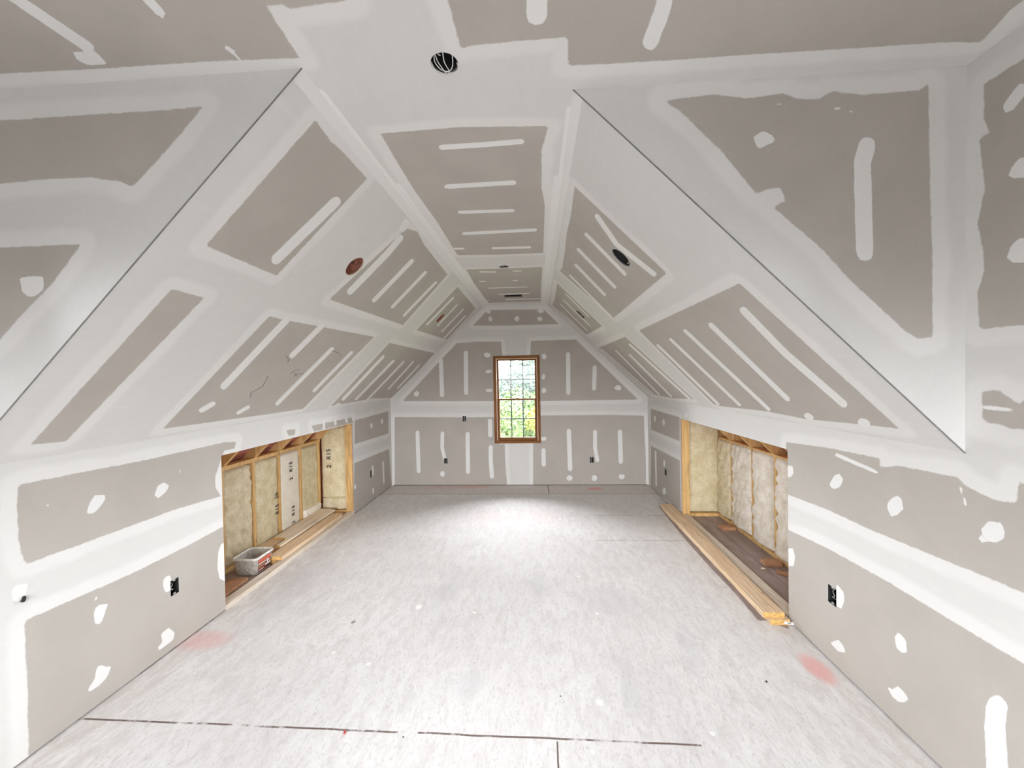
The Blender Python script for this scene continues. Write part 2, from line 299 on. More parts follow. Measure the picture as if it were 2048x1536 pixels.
# ---- where the bare gypsum paper shows (P), knife strokes and daubs of joint compound (M), brown floor patches (X): outlines in each surface's own metres ----
PENCIL=[[3.517,0.761,3.444,0.724,3.427,0.694],[3.516,0.555,3.487,0.509,3.475,0.463,3.459,0.441,3.5,0.401,3.527,0.371,3.481,0.317],[3.265,0.57,3.248,0.614,3.179,0.619],[3.196,0.545,3.159,0.575,3.077,0.571],[3.229,0.59,3.15,0.544],[2.996,0.861,2.857,0.845,2.759,0.814]]
PAINT={
'ceiling':{
 'P':[
  [-0.741,1.915,-0.343,1.902,0.082,1.931,0.052,2.131,0.058,2.548,0.085,2.8,0.093,3.858,-0.366,3.856,-0.741,3.827,-0.737,2.982,-0.755,2.49,-0.749,2.138],
  [-0.744,4.328,-0.352,4.351,0.095,4.34,0.093,5.253,0.099,6.256,-0.749,6.254,-0.769,5.263,-0.751,4.608],
  [-2.27,1.421,-2.053,1.422,-1.707,1.43,-1.173,1.434,-0.866,1.446,-0.851,1.241,-0.788,1.238,-0.783,1.256,-0.577,1.243,-0.591,1.041,-1.531,0.969],
  [-0.253,1.455,-0.222,1.445,0.137,1.436,0.148,1.567,0.272,1.571,0.538,1.574,0.856,1.572,1.281,1.575,1.539,1.575,1.678,1.586,1.63,1.455,1.632,1.403,1.378,1.185,-0.262,1.059,-0.26,1.268],
],
 'M':[
  [-1.634,1.156,-1.617,1.358,-1.607,1.362,-1.585,1.354,-1.564,1.339,-1.557,1.326,-1.582,1.133,-1.59,1.13,-1.609,1.135,-1.627,1.146],
  [-1.662,1.354,-1.579,1.357,-1.601,1.414,-1.677,1.413,-1.689,1.387],
  [-1.22,1.19,-1.228,1.251,-1.223,1.256,-1.21,1.253,-1.197,1.244,-1.19,1.234,-1.184,1.175,-1.189,1.17,-1.201,1.172,-1.214,1.18],
  [-0.006,1.255,-0.01,1.342,-0.001,1.369,0.024,1.383,0.049,1.375,0.059,1.349,0.058,1.261,0.049,1.237,0.026,1.226,0.004,1.233],
  [0.411,1.294,0.417,1.356,0.41,1.473,0.417,1.499,0.438,1.518,0.46,1.52,0.469,1.502,0.472,1.377,0.463,1.309,0.453,1.29,0.435,1.277,0.417,1.279],
  [-0.477,2.078,-0.267,2.075,-0.05,2.065,-0.041,2.058,-0.037,2.042,-0.041,2.027,-0.051,2.021,-0.262,2.031,-0.468,2.033,-0.479,2.039,-0.486,2.055,-0.485,2.071],
  [-0.546,2.5,-0.114,2.489,-0.104,2.48,-0.099,2.461,-0.103,2.441,-0.112,2.434,-0.535,2.443,-0.547,2.452,-0.555,2.471,-0.555,2.491],
  [-0.539,2.881,-0.143,2.893,-0.135,2.885,-0.131,2.867,-0.133,2.848,-0.141,2.841,-0.529,2.829,-0.538,2.836,-0.545,2.854,-0.545,2.873],
  [-0.585,3.307,0.019,3.289,0.028,3.279,0.031,3.255,0.027,3.231,0.018,3.222,-0.574,3.239,-0.585,3.249,-0.593,3.273,-0.593,3.297],
  [-0.382,3.691,-0.029,3.708,-0.022,3.699,-0.02,3.679,-0.022,3.659,-0.029,3.65,-0.376,3.634,-0.383,3.642,-0.388,3.662,-0.388,3.682],
  [-0.74,3.659,-0.653,3.669,-0.646,3.662,-0.641,3.646,-0.64,3.629,-0.644,3.622,-0.73,3.612,-0.737,3.618,-0.743,3.634,-0.744,3.651],
  [-0.616,4.474,-0.438,4.501,-0.432,4.494,-0.428,4.475,-0.428,4.456,-0.433,4.448,-0.608,4.421,-0.614,4.428,-0.619,4.446,-0.62,4.465],
  [-0.238,4.478,-0.14,4.491,-0.137,4.487,-0.135,4.475,-0.136,4.463,-0.139,4.457,-0.236,4.445,-0.24,4.449,-0.242,4.461,-0.241,4.473],
  [-0.677,4.906,-0.606,4.911,-0.6,4.904,-0.596,4.885,-0.596,4.865,-0.599,4.857,-0.67,4.852,-0.676,4.86,-0.68,4.879,-0.681,4.898],
  [-0.26,4.914,-0.202,4.899,-0.199,4.892,-0.197,4.878,-0.198,4.864,-0.202,4.859,-0.259,4.874,-0.263,4.881,-0.265,4.895,-0.264,4.909],
  [-0.616,5.277,-0.095,5.276,-0.091,5.269,-0.089,5.253,-0.091,5.236,-0.094,5.229,-0.611,5.23,-0.615,5.237,-0.619,5.253,-0.619,5.27],
  [-0.513,5.687,-0.078,5.681,-0.073,5.671,-0.07,5.647,-0.072,5.624,-0.077,5.614,-0.507,5.621,-0.513,5.63,-0.517,5.654,-0.517,5.677],
  [-0.443,6.061,0.097,6.084,0.102,6.075,0.103,6.053,0.101,6.031,0.096,6.022,-0.438,5.999,-0.443,6.008,-0.447,6.03,-0.447,6.052],
  [-0.736,6.09,-0.701,6.096,-0.695,6.086,-0.69,6.062,-0.689,6.037,-0.693,6.026,-0.728,6.021,-0.734,6.03,-0.739,6.054,-0.74,6.079],
  [-1.13,1.391,-1.075,1.395,-1.072,1.394,-1.069,1.392,-1.068,1.39,-1.069,1.388,-1.124,1.384,-1.127,1.385,-1.13,1.387,-1.131,1.39],
  [-1.101,1.376,-1.096,1.444,-1.094,1.445,-1.09,1.444,-1.087,1.441,-1.085,1.438,-1.091,1.371,-1.093,1.369,-1.096,1.371,-1.1,1.373],
],
 'X':[
],
},
'slope_left':{
 'P':[
  [4.688,2.106,4.552,2.092,4.455,2.103,4.18,2.106,4.203,1.347,4.689,1.361],
  [4.674,1.099,4.496,1.094,4.555,0.102,4.697,0.113],
  [3.997,1.073,3.894,1.067,2.484,1.1,2.538,0.082,3.032,0.079,4.036,0.088],
  [3.482,2.08,3.322,2.127,3.105,2.099,2.195,2.072,2.107,1.336,3.604,1.321],
  [1.66,2.061,0.268,2.039,0.143,1.369,1.633,1.336],
  [2.022,1.07,0.094,1.065,-0.154,0.014,0.864,0.083,1.96,0.058],
],
 'M':[
  [3.498,1.997,3.484,1.849,3.507,1.448,3.495,1.43,3.463,1.417,3.429,1.417,3.414,1.431,3.391,1.846,3.407,2.001,3.422,2.017,3.456,2.022,3.487,2.014],
  [3.081,1.929,3.097,1.462,3.086,1.448,3.058,1.439,3.029,1.439,3.017,1.45,3.001,1.928,3.013,1.941,3.041,1.946,3.069,1.941],
  [2.696,1.935,2.704,1.478,2.694,1.466,2.669,1.459,2.644,1.46,2.633,1.468,2.626,1.934,2.637,1.944,2.662,1.948,2.686,1.944],
  [2.315,1.927,2.323,1.448,2.313,1.438,2.287,1.43,2.261,1.431,2.25,1.439,2.243,1.926,2.254,1.936,2.279,1.94,2.305,1.936],
  [1.519,1.927,1.518,1.463,1.506,1.453,1.478,1.446,1.45,1.447,1.438,1.454,1.441,1.926,1.453,1.935,1.481,1.939,1.508,1.936],
  [1.169,1.894,1.131,1.511,1.122,1.504,1.099,1.499,1.076,1.5,1.067,1.505,1.107,1.893,1.117,1.9,1.139,1.902,1.161,1.9],
  [0.8,1.904,0.766,1.454,0.752,1.445,0.72,1.438,0.688,1.439,0.675,1.446,0.713,1.903,0.726,1.912,0.758,1.915,0.788,1.912],
  [0.443,1.843,0.395,1.379,0.381,1.369,0.347,1.363,0.314,1.363,0.301,1.369,0.352,1.841,0.367,1.849,0.399,1.853,0.43,1.851],
  [4.284,1.894,4.332,1.446,4.322,1.424,4.296,1.408,4.267,1.408,4.253,1.424,4.203,1.889,4.213,1.91,4.241,1.92,4.27,1.913],
  [3.867,1.085,3.89,0.473,3.879,0.452,3.853,0.429,3.825,0.419,3.813,0.428,3.791,1.059,3.801,1.079,3.828,1.094,3.855,1.097],
  [3.463,1.101,3.49,0.782,3.479,0.764,3.452,0.746,3.423,0.74,3.41,0.749,3.383,1.076,3.394,1.094,3.422,1.108,3.451,1.111],
  [3.046,0.893,3.098,0.229,3.088,0.212,3.062,0.193,3.034,0.183,3.022,0.189,2.969,0.868,2.979,0.883,3.006,0.897,3.034,0.901],
  [2.667,0.882,2.689,0.36,2.679,0.345,2.651,0.328,2.623,0.32,2.611,0.326,2.589,0.859,2.6,0.873,2.628,0.885,2.655,0.889],
  [1.888,0.878,1.859,0.171,1.843,0.153,1.806,0.134,1.769,0.124,1.753,0.13,1.787,0.854,1.803,0.869,1.839,0.882,1.874,0.886],
  [1.472,0.829,1.475,0.136,1.459,0.119,1.421,0.1,1.382,0.09,1.366,0.096,1.366,0.805,1.382,0.819,1.42,0.833,1.457,0.837],
  [1.095,0.832,1.054,0.046,1.038,0.03,0.999,0.012,0.96,0.002,0.944,0.007,0.99,0.809,1.006,0.823,1.043,0.835,1.08,0.839],
  [0.726,0.848,0.625,0.275,0.608,0.261,0.57,0.246,0.533,0.24,0.519,0.245,0.626,0.83,0.643,0.842,0.679,0.852,0.713,0.855],
  [0.315,0.794,0.23,0.275,0.211,0.26,0.167,0.244,0.124,0.237,0.108,0.242,0.199,0.773,0.218,0.786,0.26,0.798,0.3,0.801],
  [3.833,0.308,3.883,0.249,3.881,0.236,3.865,0.217,3.843,0.203,3.829,0.203,3.777,0.263,3.778,0.277,3.796,0.296,3.818,0.309],
  [3.432,0.226,3.487,0.168,3.486,0.156,3.47,0.14,3.449,0.129,3.436,0.129,3.379,0.188,3.381,0.199,3.398,0.216,3.419,0.227],
  [1.835,0.096,1.888,0.053,1.884,0.042,1.861,0.026,1.831,0.015,1.813,0.015,1.757,0.058,1.762,0.069,1.786,0.085,1.816,0.096],
  [3.586,2.102,3.565,2.054,3.544,2.04,3.508,2.037,3.477,2.05,3.471,2.069,3.493,2.118,3.515,2.132,3.551,2.133,3.58,2.121],
],
 'X':[
],
},
'slope_right':{
 'P':[
  [3.974,2.095,3.963,1.343,2.289,1.326,2.196,2.065,2.394,2.045,2.858,2.059,3.207,2.079,3.591,2.077],
  [1.675,2.063,1.623,1.332,0.432,1.378,0.303,2.053,0.833,2.042],
  [4.438,1.086,4.458,0.106,4.223,0.096,3.785,0.067,3.363,0.089,2.602,0.063,2.494,0.08,2.604,1.085],
  [2.035,1.087,2.075,0.115,1.347,0.073,0.437,0.096,0.304,1.105],
],
 'M':[
  [3.841,1.901,3.721,1.696,3.785,1.383,3.798,1.373,3.826,1.371,3.852,1.377,3.861,1.388,3.801,1.689,3.912,1.883,3.908,1.895,3.885,1.905,3.857,1.907],
  [3.481,1.928,3.427,1.525,3.436,1.516,3.461,1.512,3.487,1.515,3.498,1.523,3.549,1.917,3.54,1.927,3.517,1.934,3.492,1.935],
  [3.1,1.948,3.034,1.521,3.045,1.511,3.074,1.507,3.103,1.51,3.116,1.519,3.179,1.936,3.169,1.946,3.142,1.954,3.113,1.955],
  [2.721,1.924,2.651,1.546,2.663,1.536,2.695,1.532,2.728,1.535,2.742,1.543,2.809,1.912,2.798,1.922,2.768,1.93,2.736,1.93],
  [2.314,1.946,2.225,1.345,2.235,1.339,2.26,1.337,2.286,1.34,2.297,1.347,2.383,1.938,2.374,1.945,2.35,1.95,2.325,1.951],
  [1.526,1.917,1.466,1.52,1.475,1.515,1.496,1.513,1.518,1.514,1.528,1.519,1.586,1.911,1.578,1.917,1.557,1.92,1.535,1.921],
  [1.141,1.918,1.091,1.434,1.101,1.429,1.126,1.428,1.152,1.43,1.163,1.435,1.211,1.912,1.202,1.918,1.177,1.922,1.152,1.922],
  [0.769,1.939,0.67,1.413,0.681,1.408,0.71,1.406,0.74,1.409,0.753,1.414,0.849,1.932,0.838,1.938,0.811,1.942,0.782,1.943],
  [0.428,1.886,0.337,1.425,0.343,1.422,0.36,1.421,0.377,1.423,0.384,1.425,0.474,1.883,0.468,1.886,0.452,1.889,0.435,1.889],
  [4.231,0.935,4.2,0.606,4.23,0.224,4.242,0.219,4.27,0.231,4.296,0.253,4.306,0.271,4.278,0.639,4.308,0.953,4.298,0.964,4.272,0.963,4.244,0.951],
  [3.81,0.91,3.779,0.232,3.79,0.227,3.817,0.236,3.844,0.253,3.855,0.269,3.885,0.927,3.874,0.935,3.849,0.933,3.822,0.923],
  [3.417,0.926,3.409,0.099,3.419,0.095,3.445,0.104,3.47,0.119,3.481,0.133,3.489,0.94,3.478,0.947,3.453,0.946,3.428,0.937],
  [3.031,0.892,3.005,0.104,3.016,0.101,3.043,0.109,3.069,0.123,3.08,0.135,3.105,0.905,3.095,0.911,3.069,0.91,3.043,0.902],
  [2.629,0.869,2.565,0.072,2.577,0.069,2.607,0.076,2.637,0.091,2.65,0.103,2.711,0.882,2.7,0.888,2.672,0.887,2.642,0.879],
  [1.851,0.976,1.913,0.09,1.929,0.087,1.965,0.095,2.0,0.11,2.014,0.122,1.953,0.988,1.938,0.994,1.902,0.993,1.866,0.986],
  [1.439,0.845,1.298,0.089,1.312,0.086,1.351,0.093,1.39,0.107,1.407,0.119,1.542,0.858,1.528,0.863,1.493,0.862,1.456,0.855],
  [1.042,0.964,0.816,0.092,0.83,0.089,0.867,0.095,0.904,0.107,0.921,0.117,1.138,0.972,1.126,0.977,1.093,0.977,1.058,0.972],
  [0.36,1.072,0.495,0.091,0.509,0.089,0.541,0.095,0.572,0.105,0.584,0.113,0.452,1.079,0.438,1.083,0.405,1.083,0.373,1.078],
  [3.789,0.075,3.801,0.056,3.821,0.056,3.857,0.073,3.887,0.098,3.895,0.116,3.884,0.134,3.865,0.135,3.829,0.119,3.797,0.094],
  [4.217,0.08,4.235,0.071,4.259,0.075,4.292,0.097,4.315,0.124,4.316,0.14,4.299,0.149,4.276,0.146,4.243,0.124,4.218,0.097],
],
 'X':[
],
},
'wall_right':{
 'P':[
  [2.868,1.263,2.457,1.294,2.109,1.304,2.113,1.258,1.999,1.29,1.734,1.302,1.706,1.273,1.598,1.247,1.534,1.259,1.529,1.338,1.491,1.327,1.413,1.3,1.412,0.936,1.491,0.941,1.627,0.94,1.794,0.931,2.168,0.916,2.485,0.918,2.873,0.897],
  [2.876,0.645,2.487,0.68,2.082,0.692,1.735,0.684,1.512,0.681,1.412,0.68,1.411,-0.031,1.796,-0.039,2.828,-0.052,2.886,-0.089],
  [6.197,1.238,5.546,1.228,4.955,1.227,4.965,0.932,6.196,0.908],
  [6.208,0.656,4.973,0.689,4.958,0.082,6.256,-0.032],
  [1.639,2.848,1.514,2.844,1.418,2.837,1.417,1.909,1.514,1.907,1.579,1.908,1.655,1.906,1.662,2.057,1.638,2.131,1.64,2.199,1.66,2.32,1.646,2.4,1.634,2.45,1.648,2.567,1.653,2.651,1.618,2.648,1.639,2.713],
  [1.645,1.664,1.593,1.671,1.556,1.64,1.53,1.62,1.508,1.637,1.471,1.64,1.471,1.533,1.556,1.532,1.598,1.543,1.645,1.544],
],
 'M':[
  [1.646,1.596,1.55,1.589,1.546,1.591,1.543,1.596,1.545,1.601,1.549,1.604,1.644,1.612,1.649,1.61,1.652,1.604,1.651,1.599],
  [1.53,2.766,1.574,2.727,1.578,2.714,1.571,2.696,1.558,2.684,1.547,2.685,1.505,2.724,1.502,2.736,1.508,2.753,1.519,2.765],
  [1.561,2.457,1.546,2.489,1.524,2.504,1.489,2.485,1.489,2.421,1.538,2.437],
  [1.568,2.149,1.552,2.198,1.53,2.217,1.492,2.206,1.492,2.122,1.539,2.134],
  [2.459,1.082,2.412,1.146,2.378,1.159,2.351,1.132,2.379,1.082,2.424,1.058,2.457,1.065],
  [2.068,1.081,2.051,1.112,2.015,1.144,1.99,1.134,1.981,1.088,2.015,1.047,2.047,1.029,2.065,1.059],
  [1.661,1.075,1.645,1.102,1.65,1.117,1.627,1.158,1.588,1.172,1.571,1.151,1.574,1.116,1.598,1.087,1.627,1.08,1.653,1.06],
  [2.406,0.502,2.351,0.48,2.351,0.429,2.373,0.373,2.418,0.372,2.412,0.437],
  [2.462,0.115,2.397,0.176,2.353,0.163,2.342,0.137,2.398,0.106],
  [2.03,0.438,2.01,0.473,1.972,0.462,1.964,0.411,1.987,0.384,2.022,0.392],
  [2.072,0.152,2.043,0.164,2.011,0.204,1.98,0.2,1.954,0.193,1.973,0.16,2.011,0.127,2.043,0.127],
  [1.632,0.432,1.639,0.341,1.628,0.116,1.616,0.1,1.59,0.116,1.567,0.155,1.558,0.193,1.569,0.405,1.563,0.484,1.571,0.507,1.594,0.502,1.62,0.471],
  [1.73,1.259,1.711,1.195,1.708,1.192,1.705,1.193,1.702,1.197,1.701,1.201,1.721,1.265,1.723,1.267,1.727,1.266,1.73,1.263],
  [2.405,1.255,2.247,1.234,2.135,1.222,2.127,1.224,2.121,1.23,2.121,1.237,2.127,1.24,2.238,1.254,2.394,1.276,2.405,1.274,2.412,1.267,2.412,1.259],
  [2.87,0.508,2.806,0.541,2.783,0.491,2.799,0.422,2.855,0.39,2.88,0.384],
  [2.862,1.097,2.799,1.111,2.791,1.062,2.831,1.022,2.863,1.024],
  [5.522,1.099,5.546,1.061,5.586,1.043,5.62,1.061,5.635,1.086,5.622,1.122,5.582,1.141,5.541,1.122],
  [5.951,1.104,5.968,1.062,5.998,1.053,6.025,1.066,6.044,1.095,6.024,1.138,5.994,1.15,5.961,1.138],
  [4.704,1.278,4.715,1.256,4.739,1.237,4.764,1.247,4.779,1.271,4.765,1.293,4.736,1.303,4.715,1.301],
  [5.527,0.531,5.541,0.495,5.577,0.463,5.611,0.48,5.618,0.511,5.599,0.56,5.573,0.57,5.541,0.566],
  [5.505,0.151,5.543,0.1,5.592,0.079,5.637,0.067,5.681,0.1,5.636,0.16,5.588,0.184,5.542,0.182],
  [6.026,0.599,6.011,0.093,5.998,0.087,5.966,0.092,5.935,0.105,5.923,0.118,5.937,0.616,5.95,0.623,5.982,0.621,6.013,0.611],
  [2.797,0.476,2.805,0.436,2.819,0.409,2.833,0.425,2.837,0.458,2.834,0.498,2.818,0.51,2.801,0.511],
  [6.818,0.562,6.838,0.55,6.873,0.537,6.9,0.537,6.927,0.544,6.905,0.558,6.871,0.567,6.833,0.57],
],
 'X':[
],
},
'cheek_right':{
 'P':[
  [0.555,2.898,0.76,2.912,0.895,2.888,1.04,2.899,1.083,2.874,1.181,2.866,1.225,2.896,1.337,2.875,1.567,2.879,1.601,2.906,1.6,2.751,1.606,2.489,1.615,2.197,1.617,1.885,1.565,1.88,1.513,1.912,1.48,1.948,1.416,2.011,1.297,2.127,1.176,2.271,1.13,2.314,1.014,2.421,0.998,2.436,1.044,2.459,1.024,2.519,0.976,2.513,0.926,2.495,0.888,2.55,0.787,2.681,0.622,2.853],
],
 'M':[
  [0.917,2.73,0.951,2.751,0.985,2.74,1.002,2.715,0.995,2.702,0.968,2.693,0.937,2.68,0.924,2.702],
  [1.332,2.682,1.313,2.607,1.316,2.431,1.322,2.236,1.332,2.211,1.356,2.201,1.379,2.211,1.388,2.235,1.383,2.43,1.379,2.599,1.396,2.661,1.393,2.687,1.373,2.704,1.348,2.702],
  [1.014,2.849,1.024,2.85,1.027,2.852,1.028,2.856,1.026,2.859,1.022,2.86,1.012,2.858,1.009,2.857,1.008,2.853,1.01,2.85],
  [1.242,2.821,1.259,2.822,1.262,2.823,1.263,2.827,1.261,2.83,1.258,2.831,1.241,2.831,1.238,2.83,1.237,2.826,1.238,2.823],
  [1.299,2.8,1.309,2.811,1.311,2.816,1.309,2.82,1.304,2.822,1.3,2.82,1.29,2.809,1.289,2.804,1.291,2.8,1.295,2.798],
  [1.39,2.812,1.396,2.821,1.397,2.825,1.395,2.828,1.391,2.83,1.388,2.828,1.382,2.819,1.381,2.815,1.383,2.811,1.387,2.81],
],
 'X':[
],
},
'cheek_left':{
 'P':[
  [-2.395,2.84,-2.165,2.84,-1.499,2.839,-1.419,2.841,-1.294,2.844,-1.386,2.745,-1.505,2.63,-1.595,2.546,-1.652,2.569,-1.784,2.591,-1.947,2.594,-2.174,2.584,-2.404,2.585],
  [-2.414,2.318,-2.183,2.323,-1.829,2.323,-1.837,2.31,-1.962,2.165,-2.078,2.064,-2.196,1.948,-2.434,1.767],
],
 'M':[
  [-2.1,2.197,-2.051,2.202,-1.998,2.197,-1.992,2.151,-2.031,2.121,-2.065,2.12,-2.091,2.141],
  [-1.997,2.817,-2.0,2.811,-2.004,2.808,-2.007,2.811,-2.008,2.818,-2.007,2.826,-2.003,2.83,-1.999,2.824],
],
 'X':[
],
},
'wall_left':{
 'P':[
  [1.684,1.294,1.87,1.292,2.287,1.284,2.895,1.293,3.013,1.279,2.996,1.229,2.892,1.231,2.847,1.144,2.802,1.054,2.799,0.967,2.851,0.89,2.473,0.916,2.029,0.914,1.702,0.915,1.687,0.962,1.679,1.035,1.677,1.18],
  [1.69,0.651,1.832,0.645,2.178,0.629,2.575,0.635,2.856,0.65,3.002,0.595,2.975,-0.114,1.683,-0.105,1.687,0.116,1.69,0.323,1.688,0.534],
  [5.083,1.225,6.272,1.245,6.249,0.886,5.059,0.914],
  [5.038,0.662,6.262,0.629,6.337,-0.011,4.985,-0.045],
  [3.646,1.288,3.793,1.277,3.791,1.225,3.687,1.227],
  [4.079,1.276,5.041,1.273,5.037,1.205,4.125,1.209],
],
 'M':[
  [4.302,1.303,4.297,1.208,4.304,1.198,4.321,1.191,4.339,1.193,4.346,1.201,4.351,1.298,4.344,1.308,4.327,1.314,4.309,1.312],
  [4.544,1.282,4.557,1.234,4.568,1.223,4.588,1.218,4.606,1.222,4.612,1.232,4.598,1.281,4.588,1.291,4.567,1.295,4.55,1.292],
  [4.812,1.276,4.827,1.234,4.841,1.221,4.866,1.216,4.889,1.221,4.894,1.233,4.879,1.276,4.865,1.288,4.84,1.293,4.818,1.288],
  [4.998,1.285,5.003,1.241,5.015,1.228,5.041,1.221,5.066,1.225,5.076,1.236,5.071,1.28,5.058,1.293,5.032,1.3,5.007,1.296],
  [1.963,1.091,1.978,1.126,2.0,1.151,2.047,1.137,2.05,1.112,2.019,1.08,1.99,1.054,1.958,1.065],
  [2.331,1.052,2.352,1.102,2.397,1.118,2.431,1.08,2.405,1.049,2.354,1.026],
  [1.795,1.16,1.792,1.152,1.787,1.153,1.78,1.157,1.779,1.166,1.782,1.172,1.787,1.172,1.794,1.167],
  [2.521,1.155,2.519,1.148,2.511,1.149,2.503,1.152,2.499,1.16,2.504,1.165,2.512,1.166,2.52,1.163],
  [2.371,0.503,2.417,0.499,2.426,0.456,2.418,0.392,2.383,0.406,2.369,0.447],
  [1.973,0.515,1.988,0.55,2.043,0.527,2.022,0.469,2.006,0.438,1.978,0.456],
  [2.345,0.158,2.395,0.164,2.435,0.109,2.428,0.065,2.371,0.064,2.332,0.063,2.313,0.086,2.352,0.096],
  [1.974,0.209,1.992,0.219,2.021,0.186,2.05,0.168,2.026,0.12,1.989,0.108,1.946,0.11,1.933,0.121,1.94,0.139,1.969,0.156],
  [1.647,0.814,1.663,0.836,1.707,0.819,1.692,0.761,1.676,0.75,1.651,0.771],
  [2.838,0.53,2.808,0.475,2.797,0.358,2.814,0.271,2.883,0.213,2.894,0.506],
  [5.647,1.087,5.628,1.054,5.602,1.05,5.576,1.061,5.561,1.098,5.573,1.126,5.606,1.131,5.632,1.116],
  [6.039,1.105,6.018,1.071,5.991,1.073,5.967,1.078,5.952,1.115,5.968,1.147,5.996,1.157,6.028,1.14],
  [5.686,1.291,5.673,1.276,5.638,1.277,5.605,1.282,5.597,1.299,5.605,1.314,5.64,1.314,5.676,1.307],
  [5.65,0.422,5.629,0.353,5.607,0.347,5.583,0.369,5.571,0.441,5.592,0.508,5.616,0.507,5.637,0.494],
  [5.976,0.477,5.982,0.149,5.991,0.138,6.013,0.129,6.035,0.127,6.044,0.133,6.038,0.464,6.028,0.475,6.006,0.483,5.985,0.484],
  [5.645,0.124,5.632,0.09,5.605,0.075,5.581,0.108,5.579,0.143,5.584,0.18,5.611,0.181,5.632,0.169],
  [5.078,0.34,5.063,0.319,5.045,0.313,5.023,0.331,5.018,0.356,5.028,0.378,5.049,0.387,5.068,0.365],
  [1.99,0.615,1.981,0.583,1.982,0.58,1.984,0.576,1.988,0.575,1.99,0.577,1.998,0.609,1.997,0.612,1.995,0.616,1.992,0.617],
],
 'X':[
],
},
'far':{
 'P':[
  [-0.758,2.861,0.144,2.846,0.386,2.604,-0.453,2.603,-1.003,2.618,-0.832,2.791],
  [-1.275,2.338,-0.937,2.353,-0.553,2.344,-0.538,2.13,-0.541,1.999,-0.572,1.38,-2.2,1.404,-1.573,2.045],
  [-0.066,2.344,0.651,2.35,1.621,1.37,-0.0,1.371,-0.084,1.989,-0.082,2.12],
  [-2.343,1.139,-1.203,1.12,-0.601,1.117,-0.609,0.674,-0.525,0.673,-0.52,0.326,-0.501,0.038,-0.493,-0.155,-2.373,-0.153],
  [-0.06,0.658,-0.052,1.134,1.168,1.13,1.709,1.111,1.733,0.314,1.729,0.02,1.715,-0.156,-0.075,-0.155],
],
 'M':[
  [-1.167,2.179,-1.176,1.521,-1.166,1.497,-1.142,1.487,-1.118,1.496,-1.108,1.52,-1.099,2.178,-1.109,2.202,-1.133,2.212,-1.157,2.203],
  [-1.582,2.056,-1.575,1.49,-1.565,1.466,-1.54,1.457,-1.516,1.467,-1.507,1.491,-1.514,2.057,-1.524,2.08,-1.548,2.09,-1.572,2.08],
  [0.493,2.118,0.488,1.493,0.497,1.47,0.52,1.46,0.544,1.469,0.553,1.493,0.559,2.118,0.549,2.141,0.526,2.151,0.503,2.142],
  [0.915,1.899,0.898,1.559,0.906,1.535,0.929,1.524,0.952,1.532,0.963,1.555,0.98,1.896,0.971,1.919,0.949,1.93,0.925,1.922],
  [-0.728,2.134,-0.74,2.102,-0.781,2.09,-0.814,2.103,-0.839,2.137,-0.814,2.17,-0.779,2.173,-0.746,2.159],
  [-0.708,1.864,-0.729,1.848,-0.767,1.836,-0.813,1.845,-0.819,1.866,-0.802,1.881,-0.765,1.893,-0.719,1.884],
  [-0.695,1.556,-0.721,1.533,-0.761,1.528,-0.802,1.535,-0.82,1.558,-0.803,1.577,-0.76,1.585,-0.718,1.576],
  [0.178,2.086,0.172,2.053,0.142,2.042,0.114,2.05,0.099,2.087,0.11,2.124,0.143,2.132,0.172,2.118],
  [0.151,1.76,0.146,1.725,0.124,1.712,0.101,1.73,0.09,1.761,0.108,1.787,0.126,1.811,0.15,1.79],
  [0.174,1.539,0.153,1.509,0.125,1.491,0.099,1.505,0.09,1.54,0.1,1.568,0.127,1.588,0.152,1.572],
  [-1.925,1.516,-1.937,1.483,-1.97,1.468,-1.999,1.488,-2.017,1.518,-1.998,1.545,-1.967,1.568,-1.93,1.551],
  [1.365,1.561,1.348,1.528,1.308,1.524,1.269,1.535,1.252,1.563,1.275,1.593,1.309,1.607,1.349,1.591],
  [-0.682,2.721,-0.698,2.688,-0.721,2.674,-0.742,2.688,-0.752,2.723,-0.742,2.751,-0.72,2.765,-0.7,2.747],
  [-0.25,2.709,-0.252,2.677,-0.285,2.667,-0.317,2.679,-0.329,2.711,-0.316,2.736,-0.283,2.755,-0.254,2.737],
  [0.125,2.694,0.118,2.668,0.082,2.658,0.056,2.67,0.038,2.696,0.047,2.719,0.083,2.732,0.115,2.716],
  [-0.708,2.835,-0.721,2.817,-0.748,2.805,-0.771,2.818,-0.788,2.838,-0.771,2.856,-0.746,2.862,-0.718,2.853],
  [0.155,2.822,0.139,2.798,0.096,2.788,0.058,2.804,0.045,2.825,0.063,2.846,0.097,2.861,0.131,2.843],
  [-1.998,0.879,-1.993,0.235,-1.983,0.213,-1.961,0.204,-1.938,0.214,-1.929,0.237,-1.934,0.88,-1.943,0.903,-1.966,0.911,-1.989,0.902],
  [-1.579,0.864,-1.589,0.619,-1.55,0.445,-1.538,0.427,-1.515,0.424,-1.497,0.437,-1.493,0.459,-1.53,0.624,-1.52,0.863,-1.528,0.883,-1.548,0.892,-1.569,0.885],
  [-1.165,0.847,-1.171,0.22,-1.161,0.196,-1.137,0.187,-1.113,0.197,-1.103,0.221,-1.098,0.847,-1.107,0.871,-1.131,0.881,-1.155,0.871],
  [-0.792,1.059,-0.791,0.819,-0.782,0.795,-0.758,0.786,-0.734,0.796,-0.724,0.82,-0.724,1.059,-0.734,1.083,-0.758,1.093,-0.782,1.083],
  [-0.788,0.628,-0.792,0.422,-0.778,0.144,-0.767,0.121,-0.743,0.113,-0.719,0.124,-0.711,0.149,-0.725,0.424,-0.721,0.627,-0.73,0.651,-0.754,0.661,-0.778,0.651],
